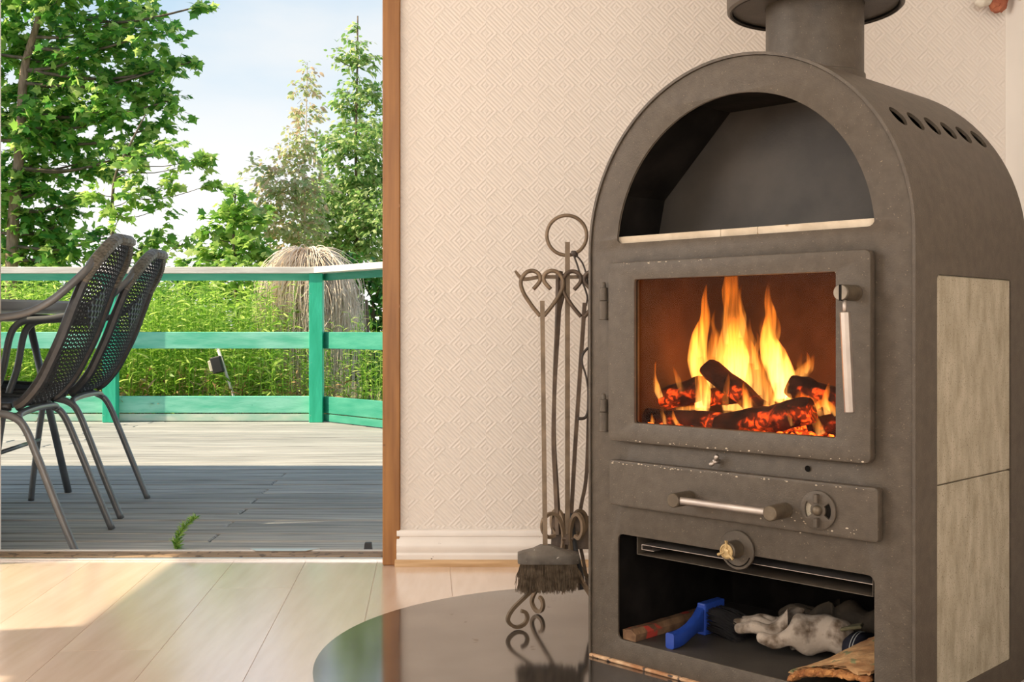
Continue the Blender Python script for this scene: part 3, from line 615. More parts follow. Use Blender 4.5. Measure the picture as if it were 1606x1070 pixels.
# door handle: horizontal bronze boss with a slot, hanging steel grip
hx, hzh = .574, .7005
bm = nb(); cyl(bm, (hx, DY, hzh), (hx, DY - .047, hzh), .0128, n=24, bev=.0015); hb = autosmooth(sp('handle_boss', bm, MT['brassy'], door))
bm = nb(); cyl(bm, (hx, DY - .0472, hzh), (hx, DY - .0486, hzh), .0118, n=24, bev=.0005); sp('boss_face', bm, MT['worn'], door)
sp('boss_slot', bx(hx - .0020, hx + .0022, DY - .0492, DY - .040, hzh - .0128, hzh + .0122), MT['dark_recess'], door)
g0 = Vector((hx + .004, DY - .043, hzh - .012)); g1 = Vector((hx + .0115, DY - .040, .5145))
bm = nb(); cyl(bm, g0, g0 + (g1 - g0) * .12, .0032, n=12); sp('grip_stem', bm, MT['chrome'], door, True)
bm = nb(); cyl(bm, g0 + (g1 - g0) * .105, g1, .0080, .0080, n=8, bev=.001); autosmooth(sp('grip', bm, MT['chrome'], door), 25)
# wing screw and the drilled hole under the door
bm = nb(); c = Vector((.302, -.004, .4105))
cyl(bm, c + Vector((0, .006, 0)), c + Vector((0, -.010, 0)), .0042, n=10)
for s in (-1, 1):
    sweep(bm, [c + Vector((0, -.006, 0)), c + Vector((s * .005, -.010, .006 * s + .002)), c + Vector((s * .008, -.012, .009 * s + .003))], [.003, .0045, .0035], 6)
sp('wing_screw', bm, MT['chrome'], ST, True)
bm = nb(); lathe(bm, [(0, 0), (.0048, 0), (.0052, .001)], 14, Matrix.Translation((.478, .0002, .413)) @ Matrix.Rotation(PI / 2, 4, 'X')); sp('drilled_hole', bm, MT['dark_recess'])  # dark disc stands for the unlit hole
# ash drawer
dw = autosmooth(sp('ash_drawer', move(plate(rrect(.0694, .6086, .3128, .3933, .0035), [], .0175, .0025), 0, -.019, 0), MT['steel']), 30)
hy = -.019
for x_ in (.2545, .4490):
    bm = nb(); cyl(bm, (x_, hy, .3435), (x_, hy - .052, .3435), .0127, n=24, bev=.0015); autosmooth(sp('handle_post', bm, MT['brassy'], dw))
bm = nb(); cyl(bm, (.2545, hy - .042, .3435), (.4490, hy - .042, .3435), .0068, n=16); autosmooth(sp('handle_bar', bm, MT['chrome'], dw))
ax_, az_ = .5098, .3503
ring = [(ax_ + .0308 * math.cos(a), az_ + .0308 * math.sin(a)) for a in np.linspace(0, 2 * PI, 40)[:-1]]
def bean(c0):
    r1, r2 = .0245, .0125; A_ = np.linspace(c0 - .62, c0 + .62, 9)
    return [(ax_ + r1 * math.cos(a), az_ + r1 * math.sin(a)) for a in A_] + [(ax_ + r2 * math.cos(a), az_ + r2 * math.sin(a)) for a in A_[::-1]]
di = autosmooth(sp('air_dial', move(plate(ring, [bean(0), bean(PI)], .005, .001), 0, hy - .0052, 0), MT['steel'], dw), 30)
bm = nb(); lathe(bm, [(.0085, 0), (.0085, .003), (.006, .008), (0, .009)], 16, Matrix.Translation((ax_, hy - .005, az_)) @ Matrix.Rotation(PI / 2, 4, 'X')); sp('dial_stud', bm, MT['brassy'], dw, True)
for z0_ in (.012, -.027): sp('dial_lug', bx(ax_ - .0035, ax_ + .0035, hy - .014, hy - .005, az_ + z0_, az_ + z0_ + .015, .001), MT['steel'], dw)
bm = nb(); 
v_ = [bm.verts.new((x, hy - .0004, z)) for x, z in bean(0)]; bm.faces.new(v_); sp('air_slot', bm, MT['dark_recess'], dw)
bm = nb(); v_ = [bm.verts.new((x, hy - .0004, z)) for x, z in bean(PI)]; bm.faces.new(v_); sp('air_shutter', bm, MT['tilestone'], dw)
# flaked paint along the drawer and door edges
def flakes(n, x0, x1, z, dz, y0, parent):
    bm = nb()
    for k in range(n):
        c = Vector((random.uniform(x0, x1), y0 - .0006, z + random.gauss(0, dz))); r_ = random.uniform(.0006, .0017)
        bmesh.ops.create_icosphere(bm, subdivisions=1, radius=r_, matrix=Matrix.Translation(c) @ Matrix.Diagonal((random.uniform(1, 2.2), .35, random.uniform(.5, 1), 1)))
    sp('paint_flakes', bm, MT['flake'], parent)['kind'] = 'stuff'
flakes(46, .075, .604, .3915, .0010, hy + .0002, dw); flakes(22, .40, .58, .325, .008, hy, dw)
flakes(26, .08, .59, .436, .0012, DY + .0006, door); flakes(14, .075, .30, .7655, .0008, DY + .0006, door)
# air knob on its round lug
kx, kz = .3420, .2600
bm = nb(); cyl(bm, (kx, .0012, kz), (kx, -.0040, kz), .0340, n=40, bev=.0008); kn = autosmooth(sp('air_knob', bm, MT['steel']))
rg = [(kx + .0295 * math.cos(a), kz + .0295 * math.sin(a)) for a in np.linspace(-2.7, -.35, 16)] + [(kx + .0270 * math.cos(a), kz + .0270 * math.sin(a)) for a in np.linspace(-.35, -2.7, 16)]
bm = nb(); bm.faces.new([bm.verts.new((x, -.0043, z)) for x, z in rg]); sp('knob_slot', bm, MT['dark_recess'], kn)
bm = nb(); cyl(bm, (kx, -.004, kz + .002), (kx, -.034, kz + .002), .0158, n=28, bev=.0015); autosmooth(sp('knob_barrel', bm, MT['brassy'], kn))
bm = nb()
T_ = Matrix.Translation((kx, -.0342, kz + .002)) @ Matrix.Rotation(PI / 2, 4, 'X')
lathe(bm, [(0, 0), (.0128, 0), (.0128, .0015), (.0105, .0022), (.0100, .0010), (.0055, .0010), (.005, .0024), (0, .0030)], 24, T_)
for q in (90, 205, 320):
    dd = Vector((math.cos(math.radians(q)), 0, math.sin(math.radians(q)))); c = Vector((kx, -.0355, kz + .002))
    sweep(bm, [c + dd * .004, c + dd * .011, c + dd * .0185], [.0022, .0022, .0030], 6)
autosmooth(sp('knob_face', bm, MT['gold'], kn))
# flue
fx, fy = HC, .275
bm = nb(); lathe(bm, [(0, 1.02), (.0912, 1.02), (.0912, 1.262), (0, 1.262)], 56, Matrix.Translation((fx, fy, 0))); autosmooth(sp('flue_pipe', bm, MT['steel']), 40)
bm = nb(); lathe(bm, [(.0912, 1.094), (.0945, 1.094), (.0940, 1.125), (.0912, 1.127)], 56, Matrix.Translation((fx, fy, 0)))
bmesh.ops.delete(bm, geom=[v for v in bm.verts if v.co.y < -5], context='VERTS'); autosmooth(sp('flue_collar', bm, MT['steel']), 40)
cw = Matrix.Rotation(-PI / 4, 4, 'Z') @ Vector((fx, fy, 0))
bm = nb()
lathe(bm, [(.092, 0.006), (.1545, 0.006), (.1550, .0), (.1600, -.001), (.1645, .003), (.1652, .012), (.1652, 1.13), (.092, 1.13)], 72)
CP = autosmooth(obj('chimney_pipe', bm, MT['steel'], None, loc=(SX + cw.x, SY + cw.y, 1.2545)), 35)
tag(CP, 'wide round brown-grey insulated chimney section above the stove flue', 'chimney')
bm = nb(); lathe(bm, [(.1538, .0064), (.1572, .0010), (.1562, -.0012), (.1534, .0058)], 72); obj('seam_ring', bm, MT['dark_recess'], CP)

def S2W(s, t, z):    # stove local -> world
    c = math.sqrt(.5); return Vector((SX + c * s + c * t, SY - c * s + c * t, z))
def onfront(px, py, t):  # point of the stove-parallel plane at depth t that is seen at a pixel
    c = math.sqrt(.5); k = (px - CX) / F; ax = SX + c * t; ay = SY + c * t
    s = (k * ay - ax) / (c + k * c); Z = ay - c * s
    return Vector((s, t, H - (py - YH) / F * Z))
# ------------------------------------------------------------------ burning logs
def make_log(name, a, b, r, label, hot=False, seed=0, knob=0.0):
    """charred log between stove-local points a and b"""
    rr = random.Random(seed); a, b = Vector(a), Vector(b); d_ = b - a; n = 14; m = 18
    c0 = (a + b) / 2; q = d_.to_track_quat('Z', 'Y').to_matrix()
    ph = [rr.uniform(0, 6.28) for _ in range(6)]
    def rad(i, k):
        u = i / n; an = 2 * PI * k / m
        w = 1 + .10 * math.sin(2 * an + ph[0] + u * 2) + .07 * math.sin(3 * an + ph[1]) + .05 * math.sin(5 * an + ph[2] + 9 * u) + .05 * math.sin(14 * u + ph[3] + an) + rr.uniform(-.05, .05)
        if i in (0, n): w *= .86
        return r * w
    bm = nb(); rings = []
    for i in range(n + 1):
        u = i / n - .5; off = Vector((math.sin(u * 3 + ph[4]) * r * .12, math.cos(u * 2.4 + ph[5]) * r * .12, u * d_.length))
        rings.append([bm.verts.new(q @ (off + Vector((rad(i, k) * math.cos(2 * PI * k / m), rad(i, k) * math.sin(2 * PI * k / m), 0)))) for k in range(m)])
    for A_, B_ in zip(rings, rings[1:]):
        for k in range(m): bm.faces.new((A_[k], A_[(k + 1) % m], B_[(k + 1) % m], B_[k]))
    for rg_, fl_ in ((rings[0], True), (rings[-1], False)):
        cc = sum((v.co for v in rg_), Vector()) / m; cv = bm.verts.new(cc + d_.normalized() * (.006 if fl_ else -.006))
        for k in range(m):
            f_ = (rg_[(k + 1) % m], rg_[k], cv) if fl_ else (rg_[k], rg_[(k + 1) % m], cv); bm.faces.new(f_)
    bmesh.ops.recalc_face_normals(bm, faces=bm.faces)
    w = S2W(*c0)
    o = obj(name, bm, MT['charred_hot' if hot else 'charred']); o.location = w; o.rotation_euler = (0, 0, -PI / 4)
    autosmooth(o, 50); tag(o, label, 'log', 'burning logs in the stove'); return o
OF = onfront
logs = [
    (OF(975, 652, .062), OF(1142, 668, .066), .0195, 'charred black log lying lowest on the left behind the stove glass', False),
    (OF(1128, 672, .058), OF(1272, 642, .070), .0225, 'big charred log front centre, its round end toward the right behind the stove glass', True),
    (OF(1008, 636, .110), OF(1106, 606, .135), .0225, 'short cracked log standing up slightly on the left, above the lowest log', True),
    (OF(1108, 578, .120), OF(1210, 655, .110), .0205, 'slanted log resting highest in the middle of the flames', True),
    (OF(1103, 624, .148), OF(1160, 622, .175), .0165, 'small log with its end toward the viewer under the slanted one', True),
    (OF(1238, 602, .125), OF(1330, 640, .150), .0235, 'short log with a black round end at the right of the fire', True),
    (OF(1270, 668, .105), OF(1345, 664, .120), .0170, 'dark log low in the right corner of the firebox', False),
    (OF(990, 642, .190), OF(1105, 640, .215), .0170, 'glowing log at the back left of the firebox', True),
]
for i, (a, b, r_, lab, hot) in enumerate(logs): make_log('log', a, b, r_, lab, hot, 11 + i)
# ember bed
bm = nb()
for k in range(230):
    s = random.uniform(.10, .565); t = random.uniform(.025, .30); r_ = random.uniform(.005, .012)
    c = S2W(s, t, .450 + r_ * .5 + random.uniform(0, .006))
    M = Matrix.Translation(c) @ Matrix.Rotation(random.uniform(0, 6), 4, (random.random(), random.random(), .5)) @ Matrix.Diagonal((1, random.uniform(.6, 1), random.uniform(.5, .8), 1))
    bmesh.ops.create_icosphere(bm, subdivisions=1, radius=r_, matrix=M)
em = obj('embers', bm, MT['ember']); tag(em, 'bed of glowing orange embers under the logs in the stove', 'embers', kind='stuff')
# flames: closed tapered tongues of glowing gas
FR = empty('fire', S2W(.333, .15, .452)); tag(FR, 'blazing yellow and orange flames rising behind the stove glass', 'fire')
def flame(pts, radii, t, m='fire', flat=.75):
    P = [S2W(*onfront(x, y_, t)) for x, y_ in pts]; P = smooth_path(P, 5)
    sc = .00128
    R_ = interp([q * sc for q in radii], len(P))
    bm = sweep(nb(), P, R_, 12, flat=flat, up=(.7071, -.7071, 0))
    c = FR.location; bmesh.ops.translate(bm, vec=-c, verts=bm.verts)
    return obj('flame', bm, MT[m], FR, True)
flame([(1098, 640), (1100, 600), (1094, 565), (1097, 530), (1106, 500), (1105, 470), (1108, 446)], [9, 15, 17, 14, 9, 5, .6], .150, 'fire_hot')
flame([(1116, 610), (1114, 560), (1120, 530), (1118, 505)], [9, 12, 7, .6], .185)
flame([(1150, 645), (1152, 600), (1148, 560), (1152, 520), (1150, 490), (1146, 455), (1150, 420)], [18, 30, 28, 22, 15, 15, 9], .185)
flame([(1152, 600), (1155, 560), (1150, 525), (1152, 495)], [16, 21, 13, .6], .150, 'fire_hot')
flame([(1135, 600), (1130, 560), (1127, 530), (1131, 512)], [11, 12, 7, .6], .165)
flame([(1180, 620), (1178, 580), (1172, 545), (1166, 515)], [15, 17, 12, .6], .165)
flame([(1196, 640), (1200, 600), (1188, 565), (1178, 540)], [10, 12, 8, .6], .14)
flame([(1177, 570), (1180, 540), (1174, 520), (1176, 498)], [6, 7, 6, .6], .21, 'fire_soft')
flame([(1232, 625), (1226, 590), (1212, 555), (1205, 530), (1209, 495), (1204, 470), (1206, 440)], [14, 21, 20, 13, 9, 6, .6], .150, 'fire_hot')
flame([(1220, 600), (1210, 560), (1205, 535), (1196, 512), (1199, 497)], [12, 13, 10, 7, .6], .18)
flame([(1240, 620), (1236, 590), (1233, 565), (1231, 543)], [10, 9, 6, .6], .17)
flame([(1240, 590), (1254, 588), (1268, 575), (1277, 556)], [7, 10, 9, .6], .185)
flame([(1036, 624), (1029, 606), (1025, 588), (1029, 566)], [5, 6.5, 4.5, .4], .085, 'fire_hot')
flame([(1070, 616), (1063, 595), (1055, 574)], [5, 5, .4], .085, 'fire_soft')
flame([(1140, 652), (1137, 625), (1141, 600), (1143, 585)], [6, 6, 4, .5], .085)
flame([(1172, 652), (1172, 630), (1168, 612), (1166, 600)], [10, 8, 5, .5], .080, 'fire_hot')
flame([(1190, 648), (1178, 635), (1168, 620), (1164, 603)], [8, 7, 5, .5], .095)
flame([(1205, 645), (1207, 620), (1200, 600), (1201, 590)], [9, 8, 4, .5], .090, 'fire_hot')
flame([(1152, 660), (1158, 645), (1163, 632), (1170, 622)], [8, 8, 6, .5], .082)
flame([(1043, 668), (1041, 655), (1038, 645), (1041, 630)], [3, 4, 3, .4], .037, 'fire_hot')
flame([(1068, 672), (1060, 662), (1056, 652), (1055, 642)], [3.4, 3.6, 3, .4], .036, 'fire_hot')
flame([(1023, 668), (1023, 660), (1022, 648)], [2.5, 3.5, .4], .037, 'fire_hot')
flame([(1243, 668), (1238, 655), (1234, 640)], [3, 3, .4], .030)
flame([(1288, 682), (1282, 668), (1276, 652), (1280, 640)], [7, 7, 5, .5], .080)
flame([(1298, 650), (1294, 630), (1298, 612), (1300, 600)], [5, 5, 3.5, .4], .095, 'fire_hot')
flame([(1250, 622), (1262, 628), (1275, 634), (1290, 652)], [9, 8, 8, 4], .105)
flame([(1215, 618), (1232, 618), (1248, 620), (1262, 626)], [7, 9, 8, 4], .125, 'fire_hot')
for f_ in ([(1120, 560), (1124, 530), (1118, 505), (1122, 485)], [(1140, 540), (1136, 505), (1140, 470), (1137, 440)], [(1162, 530), (1166, 500), (1160, 470), (1163, 445)],
           [(1186, 580), (1184, 555), (1190, 535), (1186, 520)], [(1222, 570), (1216, 540), (1222, 515), (1216, 490)], [(1098, 560), (1092, 535), (1095, 515)], [(1258, 590), (1254, 570), (1258, 552)],
           [(1110, 640), (1112, 610), (1106, 585), (1110, 560)], [(1262, 585), (1268, 568), (1264, 550)], [(1088, 620), (1090, 600), (1085, 580)]):
    flame(f_, [4.5, 5.5, 3.5, .5], random.uniform(.12, .20), 'fire')
flame([(1100, 645), (1103, 615), (1098, 590), (1101, 560)], [12, 13, 9, .6], .105, 'fire_hot')
flame([(1225, 632), (1230, 610), (1222, 590), (1219, 565)], [13, 13, 9, .6], .110, 'fire_hot')
flame([(1160, 662), (1185, 655), (1212, 640), (1240, 628)], [4, 6, 6, 3], .085, 'fire_hot')
flame([(1060, 642), (1085, 640), (1105, 634)], [3, 4, 3], .085, 'fire_hot')
flame([(1278, 640), (1290, 632), (1304, 640), (1312, 652)], [4, 6, 6, 3], .080, 'fire_hot')
for p, e_ in (((.33, .19, .56) , .30), ((.46, .17, .54), .20), ((.22, .17, .53), .16)):
    light('firelight', 'POINT', e_, (1, .36, .07), S2W(*p), shadow_soft_size=.03)

# ------------------------------------------------------------------ things kept in the lower store
def stove_thing(name, s, t, z, rz=0): return empty(name, S2W(s, t, z), -PI / 4 + rz)
# split stick along the left side
bm = nb(); n = 10; rings = []
for i in range(n + 1):
    u = i / n; c = Vector((.091 + .006 * u, .012 + .275 * u, .0505)); j = random.uniform(-.0012, .0012)
    rings.append([bm.verts.new(S2W(*(c + Vector(q)))) for q in ((-.0155 + j, 0, 0), (.0150, 0, j * 0), (.0160 + j, 0, .0130), (.004, 0, .0205 + j), (-.0165, 0, .0180 + j))])
for A_, B_ in zip(rings, rings[1:]):
    for k in range(5): bm.faces.new((A_[k], A_[(k + 1) % 5], B_[(k + 1) % 5], B_[k]))
bm.faces.new(rings[0][::-1]); bm.faces.new(rings[-1]); bmesh.ops.recalc_face_normals(bm, faces=bm.faces)
tag(obj('kindling_stick', bm, MT['stick']), 'rough brown split stick with a red patch lying in the lower compartment', 'stick')
# hand brush: blue handle toward the viewer, black bristles to the right
HB = stove_thing('hand_brush', .180, .02, .0504); tag(HB, 'small hand brush with curved blue handle and black bristles in the lower compartment', 'brush')
path = [(0.000, .000, .0135), (.002, .030, .0165), (-.002, .062, .0225), (-.010, .095, .028), (-.017, .122, .031)]
P = smooth_path(path, 6); rr_ = interp([.0145, .0140, .0125, .0150, .0250], len(P))
bm = nb(); rings = []
for i, p in enumerate(P):
    w, h_ = .0095, rr_[i]; zc = max(p.z, h_ + .0004); b_ = .003
    rings.append([bm.verts.new((p.x + a, p.y, zc + c)) for a, c in ((-w + b_, -h_), (w - b_, -h_), (w, -h_ + b_), (w, h_ - b_), (w - b_, h_), (-w + b_, h_), (-w, h_ - b_), (-w, -h_ + b_))])
for A_, B_ in zip(rings, rings[1:]):
    for k in range(8): bm.faces.new((A_[k], A_[(k + 1) % 8], B_[(k + 1) % 8], B_[k]))
bm.faces.new(rings[0]); bm.faces.new(rings[-1]); bmesh.ops.recalc_face_normals(bm, faces=bm.faces)
autosmooth(obj('handle', bm, MT['bluep'], HB), 50)
bm = bx(-.024, -.004, .118, .185, .0006, .062, .003, seg=2); obj('brush_block', bm, MT['bluep'], HB)
bm = nb()
for k in range(260):
    y_ = random.uniform(.122, .182); z_ = random.uniform(.006, .052); a = random.uniform(-.25, .25)
    p0 = Vector((-.004, y_, z_)); L_ = random.uniform(.055, .075)
    sweep(bm, [p0, p0 + Vector((L_ * .5, a * .01, -.004)), p0 + Vector((L_, a * .05, max(-z_ + .002, -.014 + random.uniform(-.006, .006))))], [.0009, .0008, .0004], 3, cap=False)
br = obj('bristles', bm, MT['blackbr'], HB); br['kind'] = 'stuff'
# work gloves
def glove(name, s, t, z, rz, label, main, sc=1.0, cuff=True, mirror=1, seed=1):
    G = stove_thing(name, s, t, z, rz); tag(G, label, 'glove', 'work gloves in the lower compartment')
    me = bpy.data.meshes.new('glove'); V, E_, R_ = [], [], []
    def chain(pts, rad, root=None):
        prev = root
        for p, r_ in zip(pts, rad):
            V.append((p[0] * sc, p[1] * sc * mirror, p[2] * sc)); R_.append((r_[0] * sc, r_[1] * sc)); k = len(V) - 1
            if prev is not None: E_.append((prev, k))
            prev = k
        return prev
    # cuff end at +x, fingertips at -x ; y across the palm
    a = chain([(.112, 0, .030), (.085, 0, .028), (.055, 0, .026), (.020, .000, .025), (-.02, .0, .024)], [(.031, .040), (.026, .034), (.024, .032), (.026, .038), (.022, .036)])
    k0 = a
    for y_, L_, zz in ((-.030, .070, .018), (-.010, .085, .022), (.011, .080, .024), (.030, .062, .020)):
        chain([(-.045, y_ * .9, zz + .003), (-.045 - L_ * .5, y_ * 1.08, zz + .004), (-.045 - L_, y_ * 1.1, zz - .004)], [(.0125, .0125), (.0118, .0118), (.0100, .0100)], k0)
    chain([(.012, -.042, .018), (-.022, -.058, .014), (-.052, -.060, .0125)], [(.016, .016), (.0135, .0135), (.0110, .0110)], a - 1)
    me.from_pydata(V, E_, []); me.update()
    o = bpy.data.objects.new('tmp', me); COL.objects.link(o)
    sk = o.modifiers.new('s', 'SKIN'); o.modifiers.new('sub', 'SUBSURF').levels = 2
    for i, r_ in enumerate(R_): me.skin_vertices[0].data[i].radius = r_
    me.skin_vertices[0].data[0].use_root = True
    m2 = bpy.data.meshes.new_from_object(o.evaluated_get(bpy.context.evaluated_depsgraph_get()))
    bpy.data.objects.remove(o); bpy.data.meshes.remove(me)
    rr = random.Random(seed); ph = [rr.uniform(0, 6) for _ in range(4)]
    zmin = 1e9
    for v in m2.vertices:
        x, y_, z_ = v.co
        v.co.z *= 1.08
        v.co.z += .0035 * math.sin(70 * x + ph[0]) * math.sin(55 * y_ + ph[1]) + .003 * math.sin(95 * x + 40 * y_ + ph[2])
        v.co.y += .002 * math.sin(80 * x + ph[3])
        zmin = min(zmin, v.co.z)
    for v in m2.vertices: v.co.z -= zmin
    obj('glove_body', m2, MT[main], G, True)
    if cuff:
        bm = nb(); A_ = [(.104, 0, .026), (.120, 0, .027), (.140, 0, .027), (.1405, 0, .027)]
        sweep(bm, [Vector(p) * sc for p in A_], [.026 * sc, .0285 * sc, .030 * sc, .024 * sc], 20, flat=1.35, up=(0, 0, 1)); obj('cuff', bm, MT['cuff'], G, True)
        for xx in (.119, .124):
            bm = nb(); sweep(bm, [(xx * sc, .0392 * sc * math.cos(q), .027 * sc + .0292 * sc * math.sin(q)) for q in np.linspace(0, 2 * PI, 30)[:-1]], .0007, 5, closed=True); obj('stitching', bm, MT['thread'], G, True)
        bm = bx(-.018, .020, -.016, .016, 0, .006, .002); bmesh.ops.transform(bm, matrix=Matrix.Translation((.112 * sc, -.010, .0625 * sc)) @ Matrix.Rotation(-.25, 4, 'Y') @ Matrix.Rotation(.3, 4, 'Z'), verts=bm.verts)
        obj('fabric_tab', bm, MT['olive'], G)
    return G
glove('work_glove', .352, .178, .0504, .08, 'dirty whitish leather work glove with navy cuff lying in front in the lower compartment', 'glove', .98, True, 1, 3)
glove('work_glove', .372, .290, .0504, -.05, 'dark brown work glove lying behind the whitish one in the lower compartment', 'glove_dark', 1.0, False, -1, 5)
# curved slab of bark at the right
BK = stove_thing('bark_slab', .578, .008, .0504); tag(BK, 'curved slab of orange-brown bark with ragged broken end at right of lower compartment', 'bark')
bm = nb(); nx, ny = 26, 16; outer, inner = [], []
rb = random.Random(4)
for j in range(ny + 1):
    ro, ri = [], []
    for i in range(nx + 1):
        u = i / nx; v = j / ny; a = math.radians(178 - 88 * u)
        rad = .145 + .0035 * math.sin(9 * u + 5 * v) + rb.uniform(-.002, .002)
        y_ = v * .17 + (rb.uniform(-.010, .006) - .012 * math.sin(7 * u + 1) + .010 * (u < .12) if j == 0 else 0) + (.004 * rb.uniform(-1, 1) if j else .018)
        th = .015 + .004 * math.sin(13 * u + 2)
        c = Vector((math.cos(a), 0, math.sin(a) * (.26 + .34 * v)))
        tilt = Vector((.05 * v, 0, .004))
        ro.append(bm.verts.new(Vector((0, y_, .001)) + c * rad + tilt)); ri.append(bm.verts.new(Vector((0, y_ + (rb.uniform(-.004, .008) if j == 0 else 0), .001)) + c * (rad - th) + tilt))
    outer.append(ro); inner.append(ri)
for j in range(ny):
    for i in range(nx):
        bm.faces.new((outer[j][i], outer[j][i + 1], outer[j + 1][i + 1], outer[j + 1][i])); bm.faces.new((inner[j][i + 1], inner[j][i], inner[j + 1][i], inner[j + 1][i + 1]))
    for i in (0, nx): bm.faces.new((outer[j][i], outer[j + 1][i], inner[j + 1][i], inner[j][i]))
for i in range(nx):
    for j in (0, ny): bm.faces.new((outer[j][i], inner[j][i], inner[j][i + 1], outer[j][i + 1]))
bmesh.ops.recalc_face_normals(bm, faces=bm.faces)
for v in bm.verts:
    if v.co.x > .024: v.co.x = .024 - random.uniform(0, .002)
    if v.co.z < .0006: v.co.z = .0006
obj('outer_bark', bm, MT['bark'], BK)
bm = nb()
for k in range(16):
    u = k / 15; a = math.radians(176 - 84 * u); c = Vector((math.cos(a) * .137, .010 + random.uniform(-.004, .004), math.sin(a) * .031 + .001))
    M = Matrix.Translation(c) @ Matrix.Rotation((-a + PI / 2) * .6, 4, 'Y')
    b_ = bmesh.ops.create_icosphere(bm, subdivisions=2, radius=1, matrix=M @ Matrix.Diagonal((.011, random.uniform(.010, .018), .0062, 1)))
    for v in b_['verts']:
        v.co += Vector((random.uniform(-.0015, .0015), random.uniform(-.003, .003), random.uniform(-.0015, .0015)))
        v.co.z = max(v.co.z, .0008); v.co.x = min(v.co.x, .022)
obj('broken_fibres', bm, MT['bark_in'], BK)

# ================================================================== FIREPLACE TOOLS
TY = 2.43; TX = at(890, 500, TY).x
TS = empty('tool_stand', (TX, TY, hz)); tag(TS, 'forged iron fireplace tool stand with ring top and scrolled legs beside the stove', 'tool stand')
def tp(name, bm, m=None, parent=TS, smooth=None): return obj(name, move(bm, -TX, -TY, -hz), m or MT['iron'], parent, smooth)
tp('rod', sweep(nb(), [(TX, TY, .185), (TX, TY, .50), (TX, TY, .8315)], .0072, 4, up=(1, 0, 0), phase=PI / 4))
rc = at(889, 369, TY)
tp('ring', sweep(nb(), [rc + Vector((.0433 * math.cos(a), .004, .0433 * math.sin(a))) for a in np.linspace(0, 2 * PI, 49)[:-1]], .0040, 6, closed=True), None, TS, True)
tp('cross_bar', sweep(nb(), smooth_path([at(808, 425, TY - .012), at(817, 436, TY - .008), at(826, 438, TY - .006), at(850, 434.5, TY), at(890, 435, TY), at(930, 434, TY), at(952, 438, TY - .006), at(962, 436, TY - .008), at(970, 425, TY - .012)], 4), [.003, .005, .0052, .0052, .0052, .0052, .0052, .005, .003], 4, phase=PI / 4))
bm = nb(); cyl(bm, (TX, TY, .178), (TX, TY, .20), .011, n=10); 
cyl(bm, (TX - .012, TY - .006, .190), (TX + .012, TY - .006, .190), .0045, n=8); tp('hub', bm, MT['iron_dark'])
leg2d = [(.030, .193), (.047, .190), (.060, .206), (.058, .228), (.042, .240), (.024, .233), (.012, .208), (.010, .178), (.020, .145), (.052, .105), (.098, .070), (.130, .045), (.142, .0255), (.136, .0125), (.121, .0052), (.104, .0095), (.0965, .022), (.101, .034), (.111, .0385)]
for q, sc in ((205, 1.0), (128, .86), (36, .86), (306, .86)):
    a = math.radians(q)
    P = smooth_path([(TX + r_ * sc * math.cos(a), TY + r_ * sc * math.sin(a), hz + z_ + .0003) for r_, z_ in leg2d], 5)
    tp('leg', sweep(nb(), P, .0052, 4, up=(-math.sin(a), math.cos(a), 0), phase=PI / 4), MT['iron'])
# each tool hangs by its heart-shaped handle from the cross bar
def heart(tool, cx_, dy, Y, m, rightside=True):
    Lh = [(-13.6, 453.6), (-3.3, 441), (-4.6, 430.3), (-14.5, 424.7), (-25.7, 428.4), (-33.2, 441.5), (-29.4, 458.3), (-16.4, 478.9), (-2.5, 496)]
    for sgn in (1, -1):
        P = smooth_path([at(cx_ + sgn * x, y_ + dy, Y + (.005 if sgn > 0 else -.005) * min(1, abs(x) / 8) * (1 if y_ < 460 and abs(x) < 15 else .4)) for x, y_ in Lh], 5)
        yield sweep(nb(), P, .0045, 6)
def tool(name, label, cat, origin):
    r = empty(name, origin); tag(r, label, cat); return r
def tadd(root, name, bm, m, smooth=None, kind=None):
    o = obj(name, move(bm, *(-root.location)), m, root, smooth)
    if kind: o['kind'] = kind
    return o
# brush
YBR = 2.385
BR = tool('hearth_brush', 'hearth brush with grey block, dark bristles and heart handle hanging left on the tool stand', 'brush', at(860, 930, YBR))
for b_ in heart(None, 850, 0, TY - .022, None): tadd(BR, 'heart_handle', b_, MT['iron'], True)
tadd(BR, 'rod', sweep(nb(), [at(850.5, 472, TY - .022), at(852, 600, TY - .030), at(855, 860, YBR)], [.0068, .0066, .0072], 4, up=(1, 0, 0), phase=PI / 4), MT['iron'])
c0 = at(860, 868, YBR); zb, zt = at(0, 882, YBR).z, at(0, 868, YBR).z; zp = at(0, 855, YBR).z
bm = nb(); hw, hd = .0640, .026
sh = [(hw * (1 if abs(math.cos(a)) > .7071 else abs(math.cos(a)) / .7071) * math.copysign(1, math.cos(a)) if 0 else hw * max(-1, min(1, 1.25 * math.cos(a))), hd * max(-1, min(1, 1.25 * math.sin(a)))) for a in np.linspace(0, 2 * PI, 33)[:-1]]
lv = [(zb, 1.0, 0), (zb + .003, 1.02, 0), (zt - .002, 1.02, 0), (zt, 1.0, 0), (zt + .004, .80, -.003), (zt + .010, .45, -.004), (zp, .20, -.005), (zp + .001, 0.02, -.005)]
R_ = [[bm.verts.new((c0.x + x * k + dx, YBR + y_ * (k * .75 + .25 if k < 1 else k), z_)) for x, y_ in sh] for z_, k, dx in lv]
for A_, B_ in zip(R_, R_[1:]):
    for k in range(32): bm.faces.new((A_[k], A_[(k + 1) % 32], B_[(k + 1) % 32], B_[k]))
bm.faces.new(R_[0][::-1]); bm.faces.new(R_[-1])
autosmooth(tadd(BR, 'brush_block', bm, MT['brushwood']), 35)
bm = nb(); zl = at(0, 927, YBR).z
